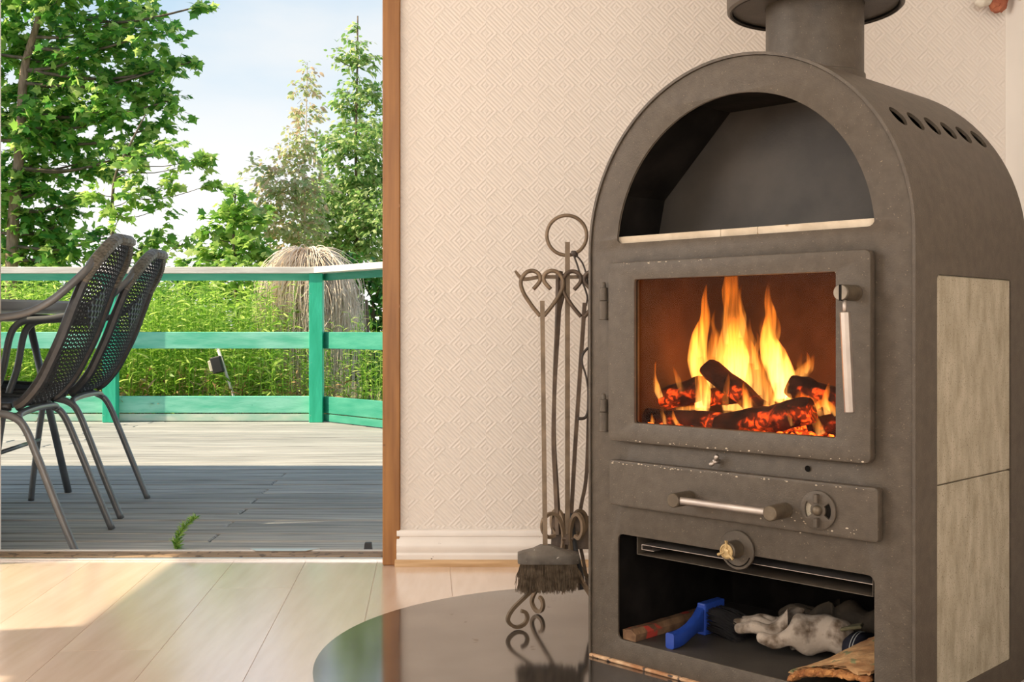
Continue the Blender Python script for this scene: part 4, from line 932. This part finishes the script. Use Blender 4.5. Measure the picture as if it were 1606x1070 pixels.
for k in range(1500):
    x = random.uniform(-.058, .058); y_ = random.uniform(-.021, .021)
    fl_ = .004 * x / .058
    L_ = zl + random.uniform(-.004, .010) + .008 * max(0, (x - .030) / .03)
    j = Vector((random.gauss(0, .0035) + fl_, random.gauss(0, .003), 0)); j2 = Vector((random.gauss(0, .003), random.gauss(0, .003), 0))
    p0 = Vector((c0.x + x, YBR + y_, zb + .002)); p2 = Vector((p0.x, p0.y, L_)) + j + j2
    sweep(bm, [p0, (p0 + p2) / 2 + j * .4 - j2, p2], [.0009, .00085, .0005], 3, cap=False)
tadd(BR, 'bristles', bm, MT['bristle'], None, 'stuff')
# shovel: twisted bar with a pan hanging behind
SHV = tool('hearth_shovel', 'iron hearth shovel with long bent bar, its flat pan hanging behind the stand rod', 'shovel', at(893, 860, TY + .03))
tadd(SHV, 'rod', sweep(nb(), smooth_path([at(877, 426, TY - .010), at(877, 440, TY - .012), at(875, 500, TY - .010), at(870, 600, TY), at(868.5, 690, TY + .015), at(872, 760, TY + .022), at(876, 838, TY + .022)], 5), [.0080, .0078, .0070, .0062, .0064, .0064, .0070], 4, twist=.05), MT['iron_dark'])
P = smooth_path([at(877, 428, TY - .008), at(882, 436, TY - .004), at(884, 455, TY - .006), at(880, 478, TY - .009), at(876, 500, TY - .010)], 5)
tadd(SHV, 'hook', sweep(nb(), P, [.0065, .006, .0055, .004, .002], 6), MT['iron_dark'], True)
bm = plate([(x * .001, z_ * .001) for x, z_ in [(-44, -40), (44, -40), (43, 18), (39, 30), (20, 36), (-20, 36), (-38, 31), (-43, 18)]], [], .003, .0008)
bmesh.ops.transform(bm, matrix=Matrix.Translation(at(896, 832, TY + .034)) @ Matrix.Rotation(-.12, 4, 'X'), verts=bm.verts)
tadd(SHV, 'pan', bm, MT['iron_dark'])
# poker
PK = tool('poker', 'iron poker with heart handle leaning at the right of the tool stand against the stove', 'poker', at(905, 905, TY - .03))
for b_ in heart(None, 914, 1, TY - .024, None): tadd(PK, 'heart_handle', b_, MT['iron_dark'], True)
tadd(PK, 'rod', sweep(nb(), [at(917, 475, TY - .024), at(910, 580, TY - .012), at(902, 700, TY + .006), at(896, 806, TY + .020)], .0062, 4, up=(1, 0, 0), phase=PI / 4), MT['iron_dark'])
tadd(PK, 'tip', sweep(nb(), smooth_path([at(896, 806, TY + .020), at(900, 850, TY + .0), at(908, 890, TY - .02), at(913, 925, TY - .03)], 5), [.006, .006, .007, .009], 6), MT['rubber'], True)
# tongs, mostly behind the stove edge
TG = tool('fire_tongs', 'bent iron tongs half hidden behind the left edge of the stove', 'tongs', at(905, 870, TY + .05))
tadd(TG, 'arm', sweep(nb(), smooth_path([at(925, 470, TY + .03), at(924, 600, TY + .035), at(920, 740, TY + .04), at(912, 790, TY + .045), at(906, 830, TY + .05), at(915, 880, TY + .05), at(924, 930, TY + .04)], 5), .0055, 4, phase=PI / 4), MT['iron_dark'])
tadd(TG, 'arm', sweep(nb(), smooth_path([at(931, 470, TY + .045), at(930, 640, TY + .05), at(928, 760, TY + .055), at(934, 830, TY + .06), at(936, 930, TY + .05)], 5), .0055, 4, phase=PI / 4), MT['iron_dark'])
# leather thong looped on the ring
TH = tool('leather_thong', 'knotted dark leather thong hanging from the ring down the left stove edge', 'thong', at(900, 396, TY - .008))
tadd(TH, 'knot', sweep(nb(), [at(896, 396, TY - .010), at(900, 397, TY - .012), at(905, 402, TY - .010)], [.004, .0062, .004], 6), MT['leather'], True)
tadd(TH, 'strand', sweep(nb(), smooth_path([at(899, 399, TY - .012), at(906, 418, TY - .012), at(911, 436, TY - .016), at(917, 452, TY - .018), at(921, 466, TY - .016), at(919, 480, TY - .018)], 5), .0022, 5), MT['leather'], True)
tadd(TH, 'strand', sweep(nb(), smooth_path([at(902, 399, TY - .012), at(913, 412, TY - .01), at(920, 432, TY - .012), at(923, 450, TY - .01)], 5), .0020, 5), MT['leather'], True)
tadd(TH, 'strand', sweep(nb(), smooth_path([at(922, 546, TY - .018), at(914, 556, TY - .022), at(913, 570, TY - .022), at(919, 590, TY - .02), at(922, 612, TY - .02), at(922, 640, TY - .018), at(918, 655, TY - .02), at(906, 657, TY - .024)], 5), [.003, .003, .0024, .0022, .002, .002, .0035, .004], 5), MT['leather'], True)

# ================================================================== CHAIRS AND TABLE ON THE DECK
def woven(P, nu, nv, thick, holes, dia=None):
    """grid of P(u,v) points, each strand crossing raised or sunk; every fourth cell open"""
    bm = nb(); G = []
    for j in range(nv + 1):
        row = []
        for i in range(nu + 1):
            u = -1 + 2 * i / nu; v = j / nv; p, nrm = P(u, v)
            h_ = thick * (1 if (i + j) % 2 else -1)
            if dia and dia(u, v): h_ = 1.8 * thick * (1 if ((i // 3) + (j // 3)) % 2 else -1)
            row.append(bm.verts.new(p + nrm * h_))
        G.append(row)
    for j in range(nv):
        for i in range(nu):
            u = -1 + 2 * (i + .5) / nu; v = (j + .5) / nv
            if holes and i % 3 == 1 and j % 2 and not (dia and dia(u, v)): continue
            bm.faces.new((G[j][i], G[j][i + 1], G[j + 1][i + 1], G[j + 1][i]))
    return bm
def build_chair(label):
    C_ = empty('rattan_chair', (0, 0, 0)); tag(C_, label, 'chair', 'rattan chairs on the deck')
    prof = smooth_path([(.200, 0, .432), (.160, 0, .452), (.115, 0, .506), (.082, 0, .570), (.050, 0, .640), (.015, 0, .735), (-.018, 0, .820), (-.058, 0, .895), (-.082, 0, .945)], 8)
    cum = [0]
    for a, b in zip(prof, prof[1:]): cum.append(cum[-1] + (b - a).length)
    tot = cum[-1]
    def pp(v):
        s_ = v * tot
        return Vector((np.interp(s_, cum, [p.x for p in prof]), 0, np.interp(s_, cum, [p.z for p in prof])))
    def hwid(z_):
        if z_ > .80: return .205 * math.sqrt(max(0, 1 - ((z_ - .80) / .146) ** 2))
        return float(np.interp(z_, [.43, .50, .62, .72, .80], [.190, .200, .212, .212, .205]))
    def PB(u, v):
        v = min(v, .985); p = pp(v); t = (pp(min(1, v + .02)) - pp(max(0, v - .02))).normalized(); nrm = Vector((-t.z, 0, t.x))
        w = hwid(p.z); q = Vector((p.x - .020 * (1 - u * u), u * w, p.z)); return q, nrm
    dia = lambda u, v: abs(u) * 1.25 + abs(v - .60) * 5.2 < .62
    obj('backrest', woven(PB, 62, 92, .0015, True, dia), MT['rattan'], C_)
    def PS(u, v):
        x = .195 + v * .36; return Vector((x, u * (.19 + .03 * v), .436 + .018 * v - .010 * (1 - u * u) * math.sin(PI * v))), Vector((0, 0, 1))
    obj('seat', woven(PS, 58, 60, .0014, False), MT['rattan'], C_)
    # wound edge round the back
    side = []
    vs_ = np.linspace(0.03, .985, 46)
    for v in vs_: side.append(PB(1, v)[0])
    loop = side + [PB(u, .985)[0] for u in np.linspace(.8, -.8, 5)] + [PB(-1, v)[0] for v in vs_[::-1]]
    loop = smooth_path(loop, 3); R_ = [.0105 + .0012 * (k % 2) for k in range(len(loop))]
    R_ = [r_ + .0055 * max(0, min(1, (p.z - .80) / .06)) for r_, p in zip(R_, loop)]
    R_ = [max(r_, .0165) if p.z < .80 else r_ + .004 for r_, p in zip(R_, loop)]
    ks = [k for k, p in enumerate(loop) if p.z >= .80]; k0, k1 = ks[0], ks[-1]
    obj('wound_top', sweep(nb(), loop[k0:k1 + 1], R_[k0:k1 + 1], 8, flat=.8), MT['rattan_edge'], C_)
    for a_, b_ in ((0, k0 + 1), (k1, len(loop))): obj('wound_side', sweep(nb(), loop[a_:b_], R_[a_:b_], 8, flat=.8), MT['rattan'], C_)
    sl = [PS(1, v)[0] for v in np.linspace(0, 1, 8)] + [PS(u, 1)[0] + Vector((.01, 0, 0)) for u in np.linspace(.85, -.85, 8)] + [PS(-1, v)[0] for v in np.linspace(1, 0, 8)]
    obj('seat_edge', sweep(nb(), smooth_path(sl, 3), .0125, 8), MT['rattan'], C_, True)
    for s in (1, -1):
        rear = smooth_path([(.0, s * .232, .0), (.055, s * .230, .14), (.110, s * .226, .285), (.146, s * .222, .372), (.176, s * .218, .405), (.23, s * .214, .420), (.35, s * .214, .427), (.50, s * .214, .437)], 6)
        obj('rear_leg', sweep(nb(), rear, .0115, 10), MT['tube'], C_, True)
        arm = smooth_path([(-.040, s * .175, .878), (-.022, s * .212, .838), (.020, s * .232, .790), (.070, s * .240, .745), (.130, s * .242, .712), (.200, s * .242, .696), (.270, s * .242, .690), (.305, s * .241, .672), (.325, s * .240, .63), (.346, s * .238, .520), (.389, s * .236, .380), (.424, s * .235, .125), (.436, s * .234, .0)], 6)
        obj('front_leg', sweep(nb(), arm, .0115, 10), MT['tube'], C_, True)
    obj('cross_tube', sweep(nb(), smooth_path([(.168, .21, .402), (.172, .18, .415), (.175, 0, .420), (.172, -.18, .415), (.168, -.21, .402)], 6), .0105, 10), MT['tube'], C_, True)
    for x_, z_ in ((.405, .235),): obj('stretcher', sweep(nb(), [(x_, .234, z_), (x_, -.234, z_)], .0080, 8), MT['tube'], C_, True)
    return C_
def copy_tree(o, parent=None):
    c = o.copy(); COL.objects.link(c)
    if parent: c.parent = parent
    for ch in list(o.children): copy_tree(ch, c)
    return c
ch1 = build_chair('black woven rattan chair with grey tube frame, the one nearer the doorway')
ch2 = copy_tree(ch1); ch2['label'] = 'black woven rattan chair with grey tube frame, the one behind, nearer the railing'
ch1.location = (-1.290, 3.480, DZ + .0005); ch1.rotation_euler = (0, 0, PI + math.radians(8))
ch2.location = (-1.392, 4.145, DZ + .0005); ch2.rotation_euler = (0, 0, PI + math.radians(7))
TB = empty('garden_table', (-2.21, 4.06, DZ)); tag(TB, 'round grey garden table with splayed legs standing beyond the rattan chairs', 'table')
bm = nb(); lathe(bm, [(0, .724), (.670, .724), (.686, .728), (.690, .738), (.690, .752), (.684, .760), (0, .760)], 72); autosmooth(obj('table_top', bm, MT['tabletop'], TB), 30)
for q in (50, 140, 230, 320):
    a = math.radians(q); u = Vector((math.cos(a), math.sin(a), 0))
    obj('leg', sweep(nb(), [u * .47 + Vector((0, 0, .722)), u * .55 + Vector((0, 0, .38)), u * .64], .0145, 10), MT['tube'], TB, True)
bm = nb(); sweep(bm, [(.50 * math.cos(a), .50 * math.sin(a), .704) for a in np.linspace(0, 2 * PI, 49)[:-1]], .012, 8, closed=True); obj('under_ring', bm, MT['tube'], TB, True)

# ================================================================== GARDEN
GZ = -.55
def ground():
    bm = nb(); nx, ny = 90, 60; V_ = []
    for j in range(ny + 1):
        for i in range(nx + 1):
            y_ = 3.4 + 70 * (j / ny) ** 1.7; x = (-1 + 2 * i / nx) * (14 + y_ * .9) - 4
            V_.append(bm.verts.new((x, y_, GZ + .05 * math.sin(x * 1.3 + y_) + .04 * math.sin(y_ * 2.1 - x * .7))))
    for j in range(ny):
        for i in range(nx):
            a = j * (nx + 1) + i; bm.faces.new((V_[a], V_[a + 1], V_[a + nx + 2], V_[a + nx + 1]))
    o = obj('ground', bm, MT['soil'], None, True); o['kind'] = 'structure'
ground()
def tmpl(kind):
    if kind == 'maple':
        half = [(.0, .0), (.20, -.03), (.44, .02), (.34, .20), (.62, .50), (.33, .50), (.24, .66), (.14, .74), (0, 1.05)]
        o_ = half + [(-x, y_) for x, y_ in half[1:-1][::-1]]
        v = [(0, .36, .03)] + [(x, y_, -.10 * abs(x) - .10 * (y_ - .3) ** 2) for x, y_ in o_]
        return np.array(v, float), [(0, i + 1, (i + 1) % len(o_) + 1) for i in range(len(o_))]
    if kind == 'oval':
        o_ = [(0, 0), (.20, .22), (.25, .48), (.17, .76), (0, 1)]; o_ = o_ + [(-x, y_) for x, y_ in o_[1:-1][::-1]]
        v = [(x, y_, .22 * abs(x) - .18 * y_ * y_) for x, y_ in o_]
        return np.array(v, float), [(0, 1, 2, 6 + 0), (0, 2, 4, 6)] if 0 else [(0, 1, 7), (1, 2, 6, 7), (2, 3, 5, 6), (3, 4, 5)]
    if kind == 'lance':
        v = [(0, 0, 0), (.075, .30, .03), (.06, .66, -.06), (0, 1, -.26), (-.06, .66, -.06), (-.075, .30, .03)]
        return np.array(v, float), [(0, 1, 5), (1, 2, 4, 5), (2, 3, 4)]
TM = {k: tmpl(k) for k in ('maple', 'oval', 'lance')}
def leaves(name, kind, P, D, size, m, parent=None, droop=.3, tilt=.6):
    T, Fc = TM[kind]; n = len(P); P = np.asarray(P, float); D = np.asarray(D, float)
    D = D + np.array([0, 0, -droop]) + RNG.normal(0, .25, (n, 3)); D /= np.linalg.norm(D, axis=1)[:, None]
    U = np.array([0, 0, 1.0]) + RNG.normal(0, tilt, (n, 3)); U -= D * np.sum(U * D, 1)[:, None]; U /= np.linalg.norm(U, axis=1)[:, None]
    Sd = np.cross(D, U); sz = np.asarray(size)[:, None, None]
    V = P[:, None, :] + sz * (T[None, :, 0:1] * Sd[:, None, :] + T[None, :, 1:2] * D[:, None, :] + T[None, :, 2:3] * U[:, None, :])
    k = len(T); me = bpy.data.meshes.new(name)
    li, ls, c = [], [], 0
    base = np.arange(n) * k
    lens = [len(f) for f in Fc]; flat = np.concatenate([np.array(f) for f in Fc])
    loops = (base[:, None] + flat[None, :]).ravel(); tot = np.tile(lens, n); start = np.concatenate([[0], np.cumsum(tot)[:-1]])
    me.vertices.add(n * k); me.vertices.foreach_set('co', V.reshape(-1).astype(np.float32))
    me.loops.add(len(loops)); me.loops.foreach_set('vertex_index', loops.astype(np.int32))
    me.polygons.add(len(tot)); me.polygons.foreach_set('loop_start', start.astype(np.int32)); me.polygons.foreach_set('loop_total', tot.astype(np.int32))
    me.update(calc_edges=True); me.validate()
    o = obj(name, me, m, parent); o['kind'] = 'stuff'; return o
def plant(name, label, cat, base, Z, trunk, blobs, kind, size, m, group=None, density=1.0, r0=.05, depth=1.0, barkm='trunk', clump=7, droop=.3, limb=True, tilt=.6, grow=1.0):
    """tree or bush: trunk through pixels at depth Z, leaf sprays in balls (px, py, radius px, fullness)"""
    root = empty(name, base); tag(root, label, cat, group); bl = Vector(base)
    tr = smooth_path([Vector(base)] + [at(x, y_, Z) for x, y_ in trunk], 5)
    tb = sweep(nb(), tr, [r0 * 1.2, r0, r0 * .85, r0 * .6, r0 * .35], 8)
    obj('trunk', move(tb, *(-bl)), MT[barkm], root, True)
    P_, D_, S_ = [], [], []; tw = nb()
    mpp = Z / F
    for bxp, byp, br_, full in blobs:
        br_ *= grow
        c = at(bxp, byp, Z) + Vector((0, random.uniform(-.5, .5) * br_ * mpp * 2 * depth, 0)); R_ = br_ * mpp
        n = max(4, int(2.7 * full * density * (br_ * br_ * 3.1) / (.36 * (size / mpp) ** 2) / clump))
        bm = nb()
        if limb:
            s0 = min(tr, key=lambda p: (p - c).length + .9 * max(0, p.z - c.z + .1))
            mid = (s0 + c) / 2 + Vector((0, 0, -.08 * (c - s0).length)); path = smooth_path([s0, mid, c], 4)
            sweep(bm, path, [r0 * .34, r0 * .24, r0 * .12], 5)
        for _ in range(n):
            v = Vector((random.gauss(0, 1), random.gauss(0, 1) * depth, random.gauss(0, .85))); v = v.normalized() * R_ * random.random() ** .45
            q = c + v; d_ = v.normalized() if v.length > 1e-6 else Vector((1, 0, 0))
            d_ = Vector((d_.x, d_.y, d_.z * .4 - .1)); L_ = size * random.uniform(1.2, 2.4)
            sweep(tw, [q - d_ * L_ * .6, q + d_ * L_ * .5], [r0 * .04 + .0012, .0012], 3, cap=False)
            for k in range(clump):
                t = random.uniform(-.5, .55); sgn = 1 if k % 2 else -1
                sd = Vector((-d_.y, d_.x, 0)) * sgn
                P_.append(q + d_ * L_ * t + Vector((random.gauss(0, .3), random.gauss(0, .3), random.gauss(0, .25))) * size)
                D_.append(sd * random.uniform(.3, 1) + d_ * .7); S_.append(size * random.uniform(.6, 1.15))
        if limb: obj('branch', move(bm, *(-bl)), MT['twig'], root, True)
    obj('twigs', move(tw, *(-bl)), MT['twig'], root)['kind'] = 'stuff'
    P_ = np.array([tuple(p - bl) for p in P_]); D_ = np.array([tuple(d_) for d_ in D_])
    leaves('foliage', kind, P_, D_, np.array(S_), MT[m], root, droop, tilt)
    return root
Zm = 12.0
b0 = at(18, 690, Zm); b0.z = GZ
plant('maple_tree', 'broad green maple tree with a pinkish trunk at the left beyond the railing', 'tree', b0, Zm,
      [(18, 440), (22, 330), (32, 220), (38, 110), (62, 20), (80, -110)],
      [(15, -10, 60, 1.2), (20, 60, 45, 1.1), (60, 300, 45, .9), (75, 352, 42, .9), (0, 285, 45, 1.0), (10, 130, 40, 1.0), (215, 240, 34, .8), (70, 210, 50, .9), (175, 40, 40, .9), (110, 0, 60, 1.0), (195, 0, 50, .9), (252, 62, 42, 1.0), (275, 105, 28, .7), (50, 80, 62, 1.1), (140, 85, 62, 1.2), (215, 110, 55, 1.2),
       (272, 160, 32, .8), (20, 165, 60, 1.1), (105, 170, 66, 1.2), (190, 185, 58, 1.2), (250, 195, 30, .6), (35, 250, 55, 1.1), (110, 250, 50, .9), (165, 255, 30, .6),
       (20, 330, 45, .8), (95, 320, 32, .45), (30, 395, 46, 1.1), (100, 390, 46, 1.0), (160, 375, 34, .7),
       (-60, 60, 80, .9), (-70, 200, 80, .9), (-60, 340, 70, .9), (130, -90, 90, .8), (20, -100, 80, .8), (320, 10, 10, .5), (308, 95, 12, .5)],
      'maple', .108, 'maple', 'garden trees', r0=.065, depth=1.1, density=1.15)
Zs = 10.6
b0 = at(182, 700, Zs); b0.z = GZ
plant('maple_sapling', 'thin dark-stemmed maple sapling with loose sprays between the big maple and the gap of sky', 'tree', b0, Zs,
      [(180, 470), (176, 360), (180, 280), (205, 225), (228, 180)],
      [(215, 260, 32, .55), (265, 235, 24, .6), (295, 255, 24, .8), (270, 285, 22, .7), (215, 310, 32, .6), (255, 325, 22, .45), (190, 345, 26, .6), (245, 375, 26, .7), (285, 385, 22, .6), (205, 395, 34, .9), (320, 245, 10, .5), (333, 290, 8, .5), (150, 300, 24, .4)],
      'maple', .088, 'young', 'garden trees', r0=.018, barkm='twig', density=1.5)
Zy = 10.0
b0 = at(372, 700, Zy); b0.z = GZ
plant('maple_sapling', 'young yellow-green maple bush in front of the sky gap, left of the dry bush', 'tree', b0, Zy,
      [(372, 520), (368, 430), (366, 370), (368, 320), (372, 290)],
      [(365, 300, 18, .7), (385, 325, 32, .9), (350, 350, 28, .9), (400, 350, 32, 1.0), (330, 368, 20, .7), (370, 385, 40, 1.2), (320, 400, 26, .8), (410, 395, 28, 1.1), (375, 425, 40, 1.1), (310, 425, 28, .8)],
      'maple', .085, 'young', 'garden trees', r0=.016, barkm='twig', density=1.3)
Zt = 14.5
b0 = at(560, 690, Zt); b0.z = GZ
plant('fruit_tree', 'tall green narrow-crowned tree with small leaves against the orange door jamb', 'tree', b0, Zt,
      [(560, 480), (560, 360), (558, 240), (560, 130), (561, 25)],
      [(559, 45, 8, .6), (560, 75, 14, .8), (558, 105, 20, 1.0), (530, 95, 12, .7), (585, 90, 14, .7), (560, 145, 24, 1.1), (540, 165, 20, .8), (588, 150, 20, .9), (560, 195, 30, 1.1), (592, 215, 26, 1.0), (535, 230, 26, .9), (565, 250, 34, 1.2), (600, 280, 34, 1.2), (530, 290, 34, 1.1), (565, 310, 40, 1.3), (505, 320, 30, 1.0), (600, 345, 40, 1.2), (545, 360, 40, 1.3), (500, 370, 34, 1.1), (585, 400, 44, 1.3), (520, 410, 36, 1.1), (515, 215, 10, .5), (508, 250, 12, .5)],
      'oval', .085, 'narrow', 'garden trees', r0=.024, density=1.5, grow=1.3, barkm='twig')
Zp = 13.2
b0 = at(478, 690, Zp); b0.z = GZ
plant('fruit_tree', 'sparse pale tree with reddish dying leaves left of the tall narrow tree', 'tree', b0, Zp,
      [(478, 480), (478, 360), (478, 270), (480, 190), (482, 100)],
      [(480, 110, 14, .45), (478, 140, 18, .7), (462, 170, 16, .5), (488, 180, 18, .6), (470, 215, 22, .6), (492, 235, 20, .6), (440, 245, 18, .5), (470, 260, 26, .7), (425, 275, 22, .6), (455, 300, 32, .9), (490, 300, 26, .8), (410, 290, 18, .5), (400, 260, 14, .35), (430, 335, 34, 1.0), (470, 345, 36, 1.0), (455, 380, 34, 1.0)],
      'oval', .075, 'pale', 'garden trees', r0=.012, barkm='dry', density=1.35, grow=1.3)
# bushes behind
bush = [
    ('dark green bush beyond the railing at the door jamb side, under the tall tree', 11.8, 585, [(570, 430, 40, 1.3), (600, 450, 44, 1.3), (590, 495, 42, 1.3), (560, 480, 30, 1.2), (620, 480, 50, 1.3)], 'oval', .09, 'darkleaf'),
    ('pale green low bush between the dry weeping bush and the door jamb', 9.9, 575, [(560, 545, 30, 1.2), (590, 560, 34, 1.3), (570, 590, 30, 1.1), (610, 590, 36, 1.2), (545, 575, 22, 1.0)], 'oval', .07, 'young'),
    ('dark leafy bush far behind the weeds at the left edge', 15.0, 40, [(0, 450, 70, 1.6), (80, 455, 65, 1.6), (140, 470, 60, 1.2), (40, 520, 70, 1.2), (-80, 470, 80, 1.2)], 'oval', .14, 'darkleaf'),
    ('wide dark bush far behind the weeds left of the middle railing post', 16.0, 280, [(220, 460, 55, 1.3), (290, 455, 55, 1.3), (350, 460, 55, 1.3), (250, 520, 60, 1.2), (340, 520, 60, 1.2), (420, 470, 55, 1.3)], 'oval', .14, 'darkleaf'),
    ('dark bush far behind the dry weeping bush', 16.5, 490, [(470, 460, 50, 1.3), (520, 465, 50, 1.3), (490, 520, 60, 1.2), (550, 520, 50, 1.2)], 'oval', .14, 'darkleaf'),
]
for lab, Z, px, bl_, kd, sz, mt_ in bush:
    b0 = at(px, 690, Z); b0.z = GZ
    plant('bush', lab, 'bush', b0, Z, [(px, 580), (px, 520), (px, 490), (px, 470)], bl_, kd, sz, mt_, 'bushes beyond the railing', r0=.03, barkm='twig', clump=9)
# dry weeping bush
Zd = 9.6; bc = at(484, 690, Zd); bc.z = GZ
WB = empty('weeping_bush', bc); tag(WB, 'dome of dry pale brown weeping twigs just beyond the angled railing corner', 'bush')
obj('trunk', sweep(nb(), smooth_path([(0, 0, 0), (.03, .02, .8), (-.02, 0, 1.5), (0, 0, 1.80)], 5), [.05, .04, .035, .02], 8), MT['twig'], WB, True)
bm = nb(); top = at(490, 392, Zd).z - GZ
for k in range(1150):
    a = random.uniform(0, 2 * PI); rr_ = .40 * random.uniform(.3, 1.15) ** .8; z0 = top - random.uniform(-.04, .26) * (rr_ / .40)
    u = Vector((math.cos(a), math.sin(a), 0)); e_ = random.uniform(.05, .75) * top if random.random() < .65 else random.uniform(.6, .95) * top
    P = smooth_path([Vector((0, 0, z0 - .10)), u * rr_ * .35 + Vector((0, 0, z0 - .005)), u * rr_ * .8 + Vector((0, 0, z0 - .09)), u * rr_ + Vector((random.gauss(0, .03), random.gauss(0, .03), z0 - .32)), u * (rr_ * .98) + Vector((random.gauss(0, .06), random.gauss(0, .06), min(e_, z0 - .45)))], 3)
    sweep(bm, P, [.0042, .0036, .003, .0026, .0018], 3, cap=False)
o = obj('twigs', bm, MT['dry'], WB); o['kind'] = 'stuff'
# tall weeds
def weeds(name, n, xr, yr, hr, label, leafn, size, m, seed, kind='lance', lean=.18):
    rw = random.Random(seed); bm = nb(); P_, D_, S_ = [], [], []
    for _ in range(n):
        x, y_ = rw.uniform(*xr), rw.uniform(*yr); h_ = rw.uniform(*hr); a = rw.uniform(0, 6.28); ln = rw.gauss(0, lean)
        b0 = Vector((x, y_, GZ)); t0 = b0 + Vector((math.cos(a) * ln, math.sin(a) * ln, h_)); md_ = (b0 + t0) / 2 + Vector((-math.cos(a) * ln * .2, 0, 0))
        sweep(bm, [b0, md_, t0], [.004, .0032, .0015], 3, cap=False)
        for k in range(leafn):
            u = .30 + .70 * (k + rw.random()) / leafn; p = (b0 * (1 - u) ** 2 + md_ * 2 * u * (1 - u) + t0 * u * u); q = k * 2.4 + rw.uniform(-.4, .4)
            P_.append(tuple(p)); D_.append((math.cos(q), math.sin(q), .55)); S_.append(size * rw.uniform(.7, 1.2) * (1.05 - .45 * u))
    root = leaves(name, kind, np.array(P_), np.array(D_), np.array(S_), MT[m], None, .15, .45); tag(root, label, 'weeds', kind='stuff')
    o = obj('stems', bm, MT[m], root); o['kind'] = 'stuff'
weeds('tall_weeds', 1250, (-5.6, -1.75), (8.35, 11.0), (1.30, 1.66), 'dense tall green weeds with lance leaves growing behind the railing', 30, .155, 'weed', 3)
weeds('tall_weeds', 90, (-1.75, -.85), (8.3, 9.2), (.75, 1.35), 'thin light weeds growing behind the angled railing section', 26, .11, 'weed', 5)
weeds('dead_weeds', 420, (-5.4, -1.2), (8.15, 9.0), (.55, .95), 'brown dead stalks standing low behind the bottom rail', 12, .13, 'weed_dry', 9, lean=.30)
weeds('grass_tufts', 500, (-3, -.4), (8.3, 13), (.15, .42), 'short yellowish grass around the dry bush', 9, .17, 'grass', 12, lean=.1)
# lamp leaning among the weeds
GL = empty('garden_lamp', at(352, 622, 8.32)); tag(GL, 'pale leaning pole with a dark box-shaped lamp among the weeds behind the railing', 'lamp')
g_ = GL.location
def ga(px, py): return at(px, py, 8.32) - g_
pb = at(384, 690, 8.32) - g_; pb.z = GZ - g_.z
obj('pole', sweep(nb(), [pb, ga(366, 620), ga(341, 545)], .011, 8), MT['capwood'], GL, True)
c = ga(343, 572); bm = bx(-.045, .035, -.05, .05, -.062, .062, .008); bmesh.ops.transform(bm, matrix=Matrix.Translation(c) @ Matrix.Rotation(-.25, 4, 'Y'), verts=bm.verts); obj('lamp_box', bm, MT['rubber'], GL)
c = ga(333, 574); bm = bx(-.016, .016, -.045, .045, -.042, .042, .006); bmesh.ops.transform(bm, matrix=Matrix.Translation(c) @ Matrix.Rotation(-.25, 4, 'Y'), verts=bm.verts); obj('lamp_lens', bm, MT['plaster'], GL)
# weed sprout in the deck joint
wb = at(276, 862, 3.375); wb.z = DZ - .003
SP = empty('weed_sprout', wb); tag(SP, 'small feathery green weed sprouting from the deck joint by the threshold', 'weed')
sp_ = smooth_path([(0, 0, 0), (.004, 0, .028), (.018, .004, .060), (.040, .008, .084), (.058, .01, .094)], 6)
obj('stem', sweep(nb(), sp_, [.0016, .0013, .0008], 5), MT['young'], SP)
P_, D_, S_ = [], [], []
for k in range(300):
    u = random.uniform(.02, 1); i_ = int(u * (len(sp_) - 1)); p = sp_[i_]
    a = random.uniform(0, 6.28); P_.append(tuple(p)); D_.append((math.cos(a) * .8 + .4, math.sin(a) * .8, .75)); S_.append(random.uniform(.018, .032) * (1.15 - .5 * u))
leaves('leaflets', 'lance', np.array(P_), np.array(D_), np.array(S_), MT['young'], SP, 0, .5)
# ornament high in the corner
oc = at(1571, 6, 3.00)
OR = empty('wall_ornament', oc); tag(OR, 'terracotta and white plaster ornament high in the right corner of the room', 'ornament')
bm = nb(); r1 = bmesh.ops.create_icosphere(bm, subdivisions=3, radius=1, matrix=Matrix.Translation((.0, .02, .010)) @ Matrix.Diagonal((.024, .022, .028, 1)))
for v in bm.verts: v.co += Vector((random.gauss(0, .0013), random.gauss(0, .0013), random.gauss(0, .0018)))
obj('clay_body', bm, MT['terracotta'], OR)
bm = nb(); bmesh.ops.create_icosphere(bm, subdivisions=2, radius=1, matrix=Matrix.Translation((.001, .012, .030)) @ Matrix.Diagonal((.020, .024, .022, 1))); obj('mossy_top', bm, MT['olive'], OR)
for s, cx_ in ((-1, -.040), (1, .046)):
    bm = nb(); bmesh.ops.create_icosphere(bm, subdivisions=3, radius=1, matrix=Matrix.Translation((cx_, .018 if s < 0 else -.03, .014)) @ Matrix.Rotation(.3 * s, 4, 'Y') @ Matrix.Diagonal((.026, .018, .016, 1)))
    for v in bm.verts: v.co += Vector((0, 0, .0022 * math.sin(v.co.x * 300)))
    obj('plaster_shell', bm, MT['plaster'], OR, True)
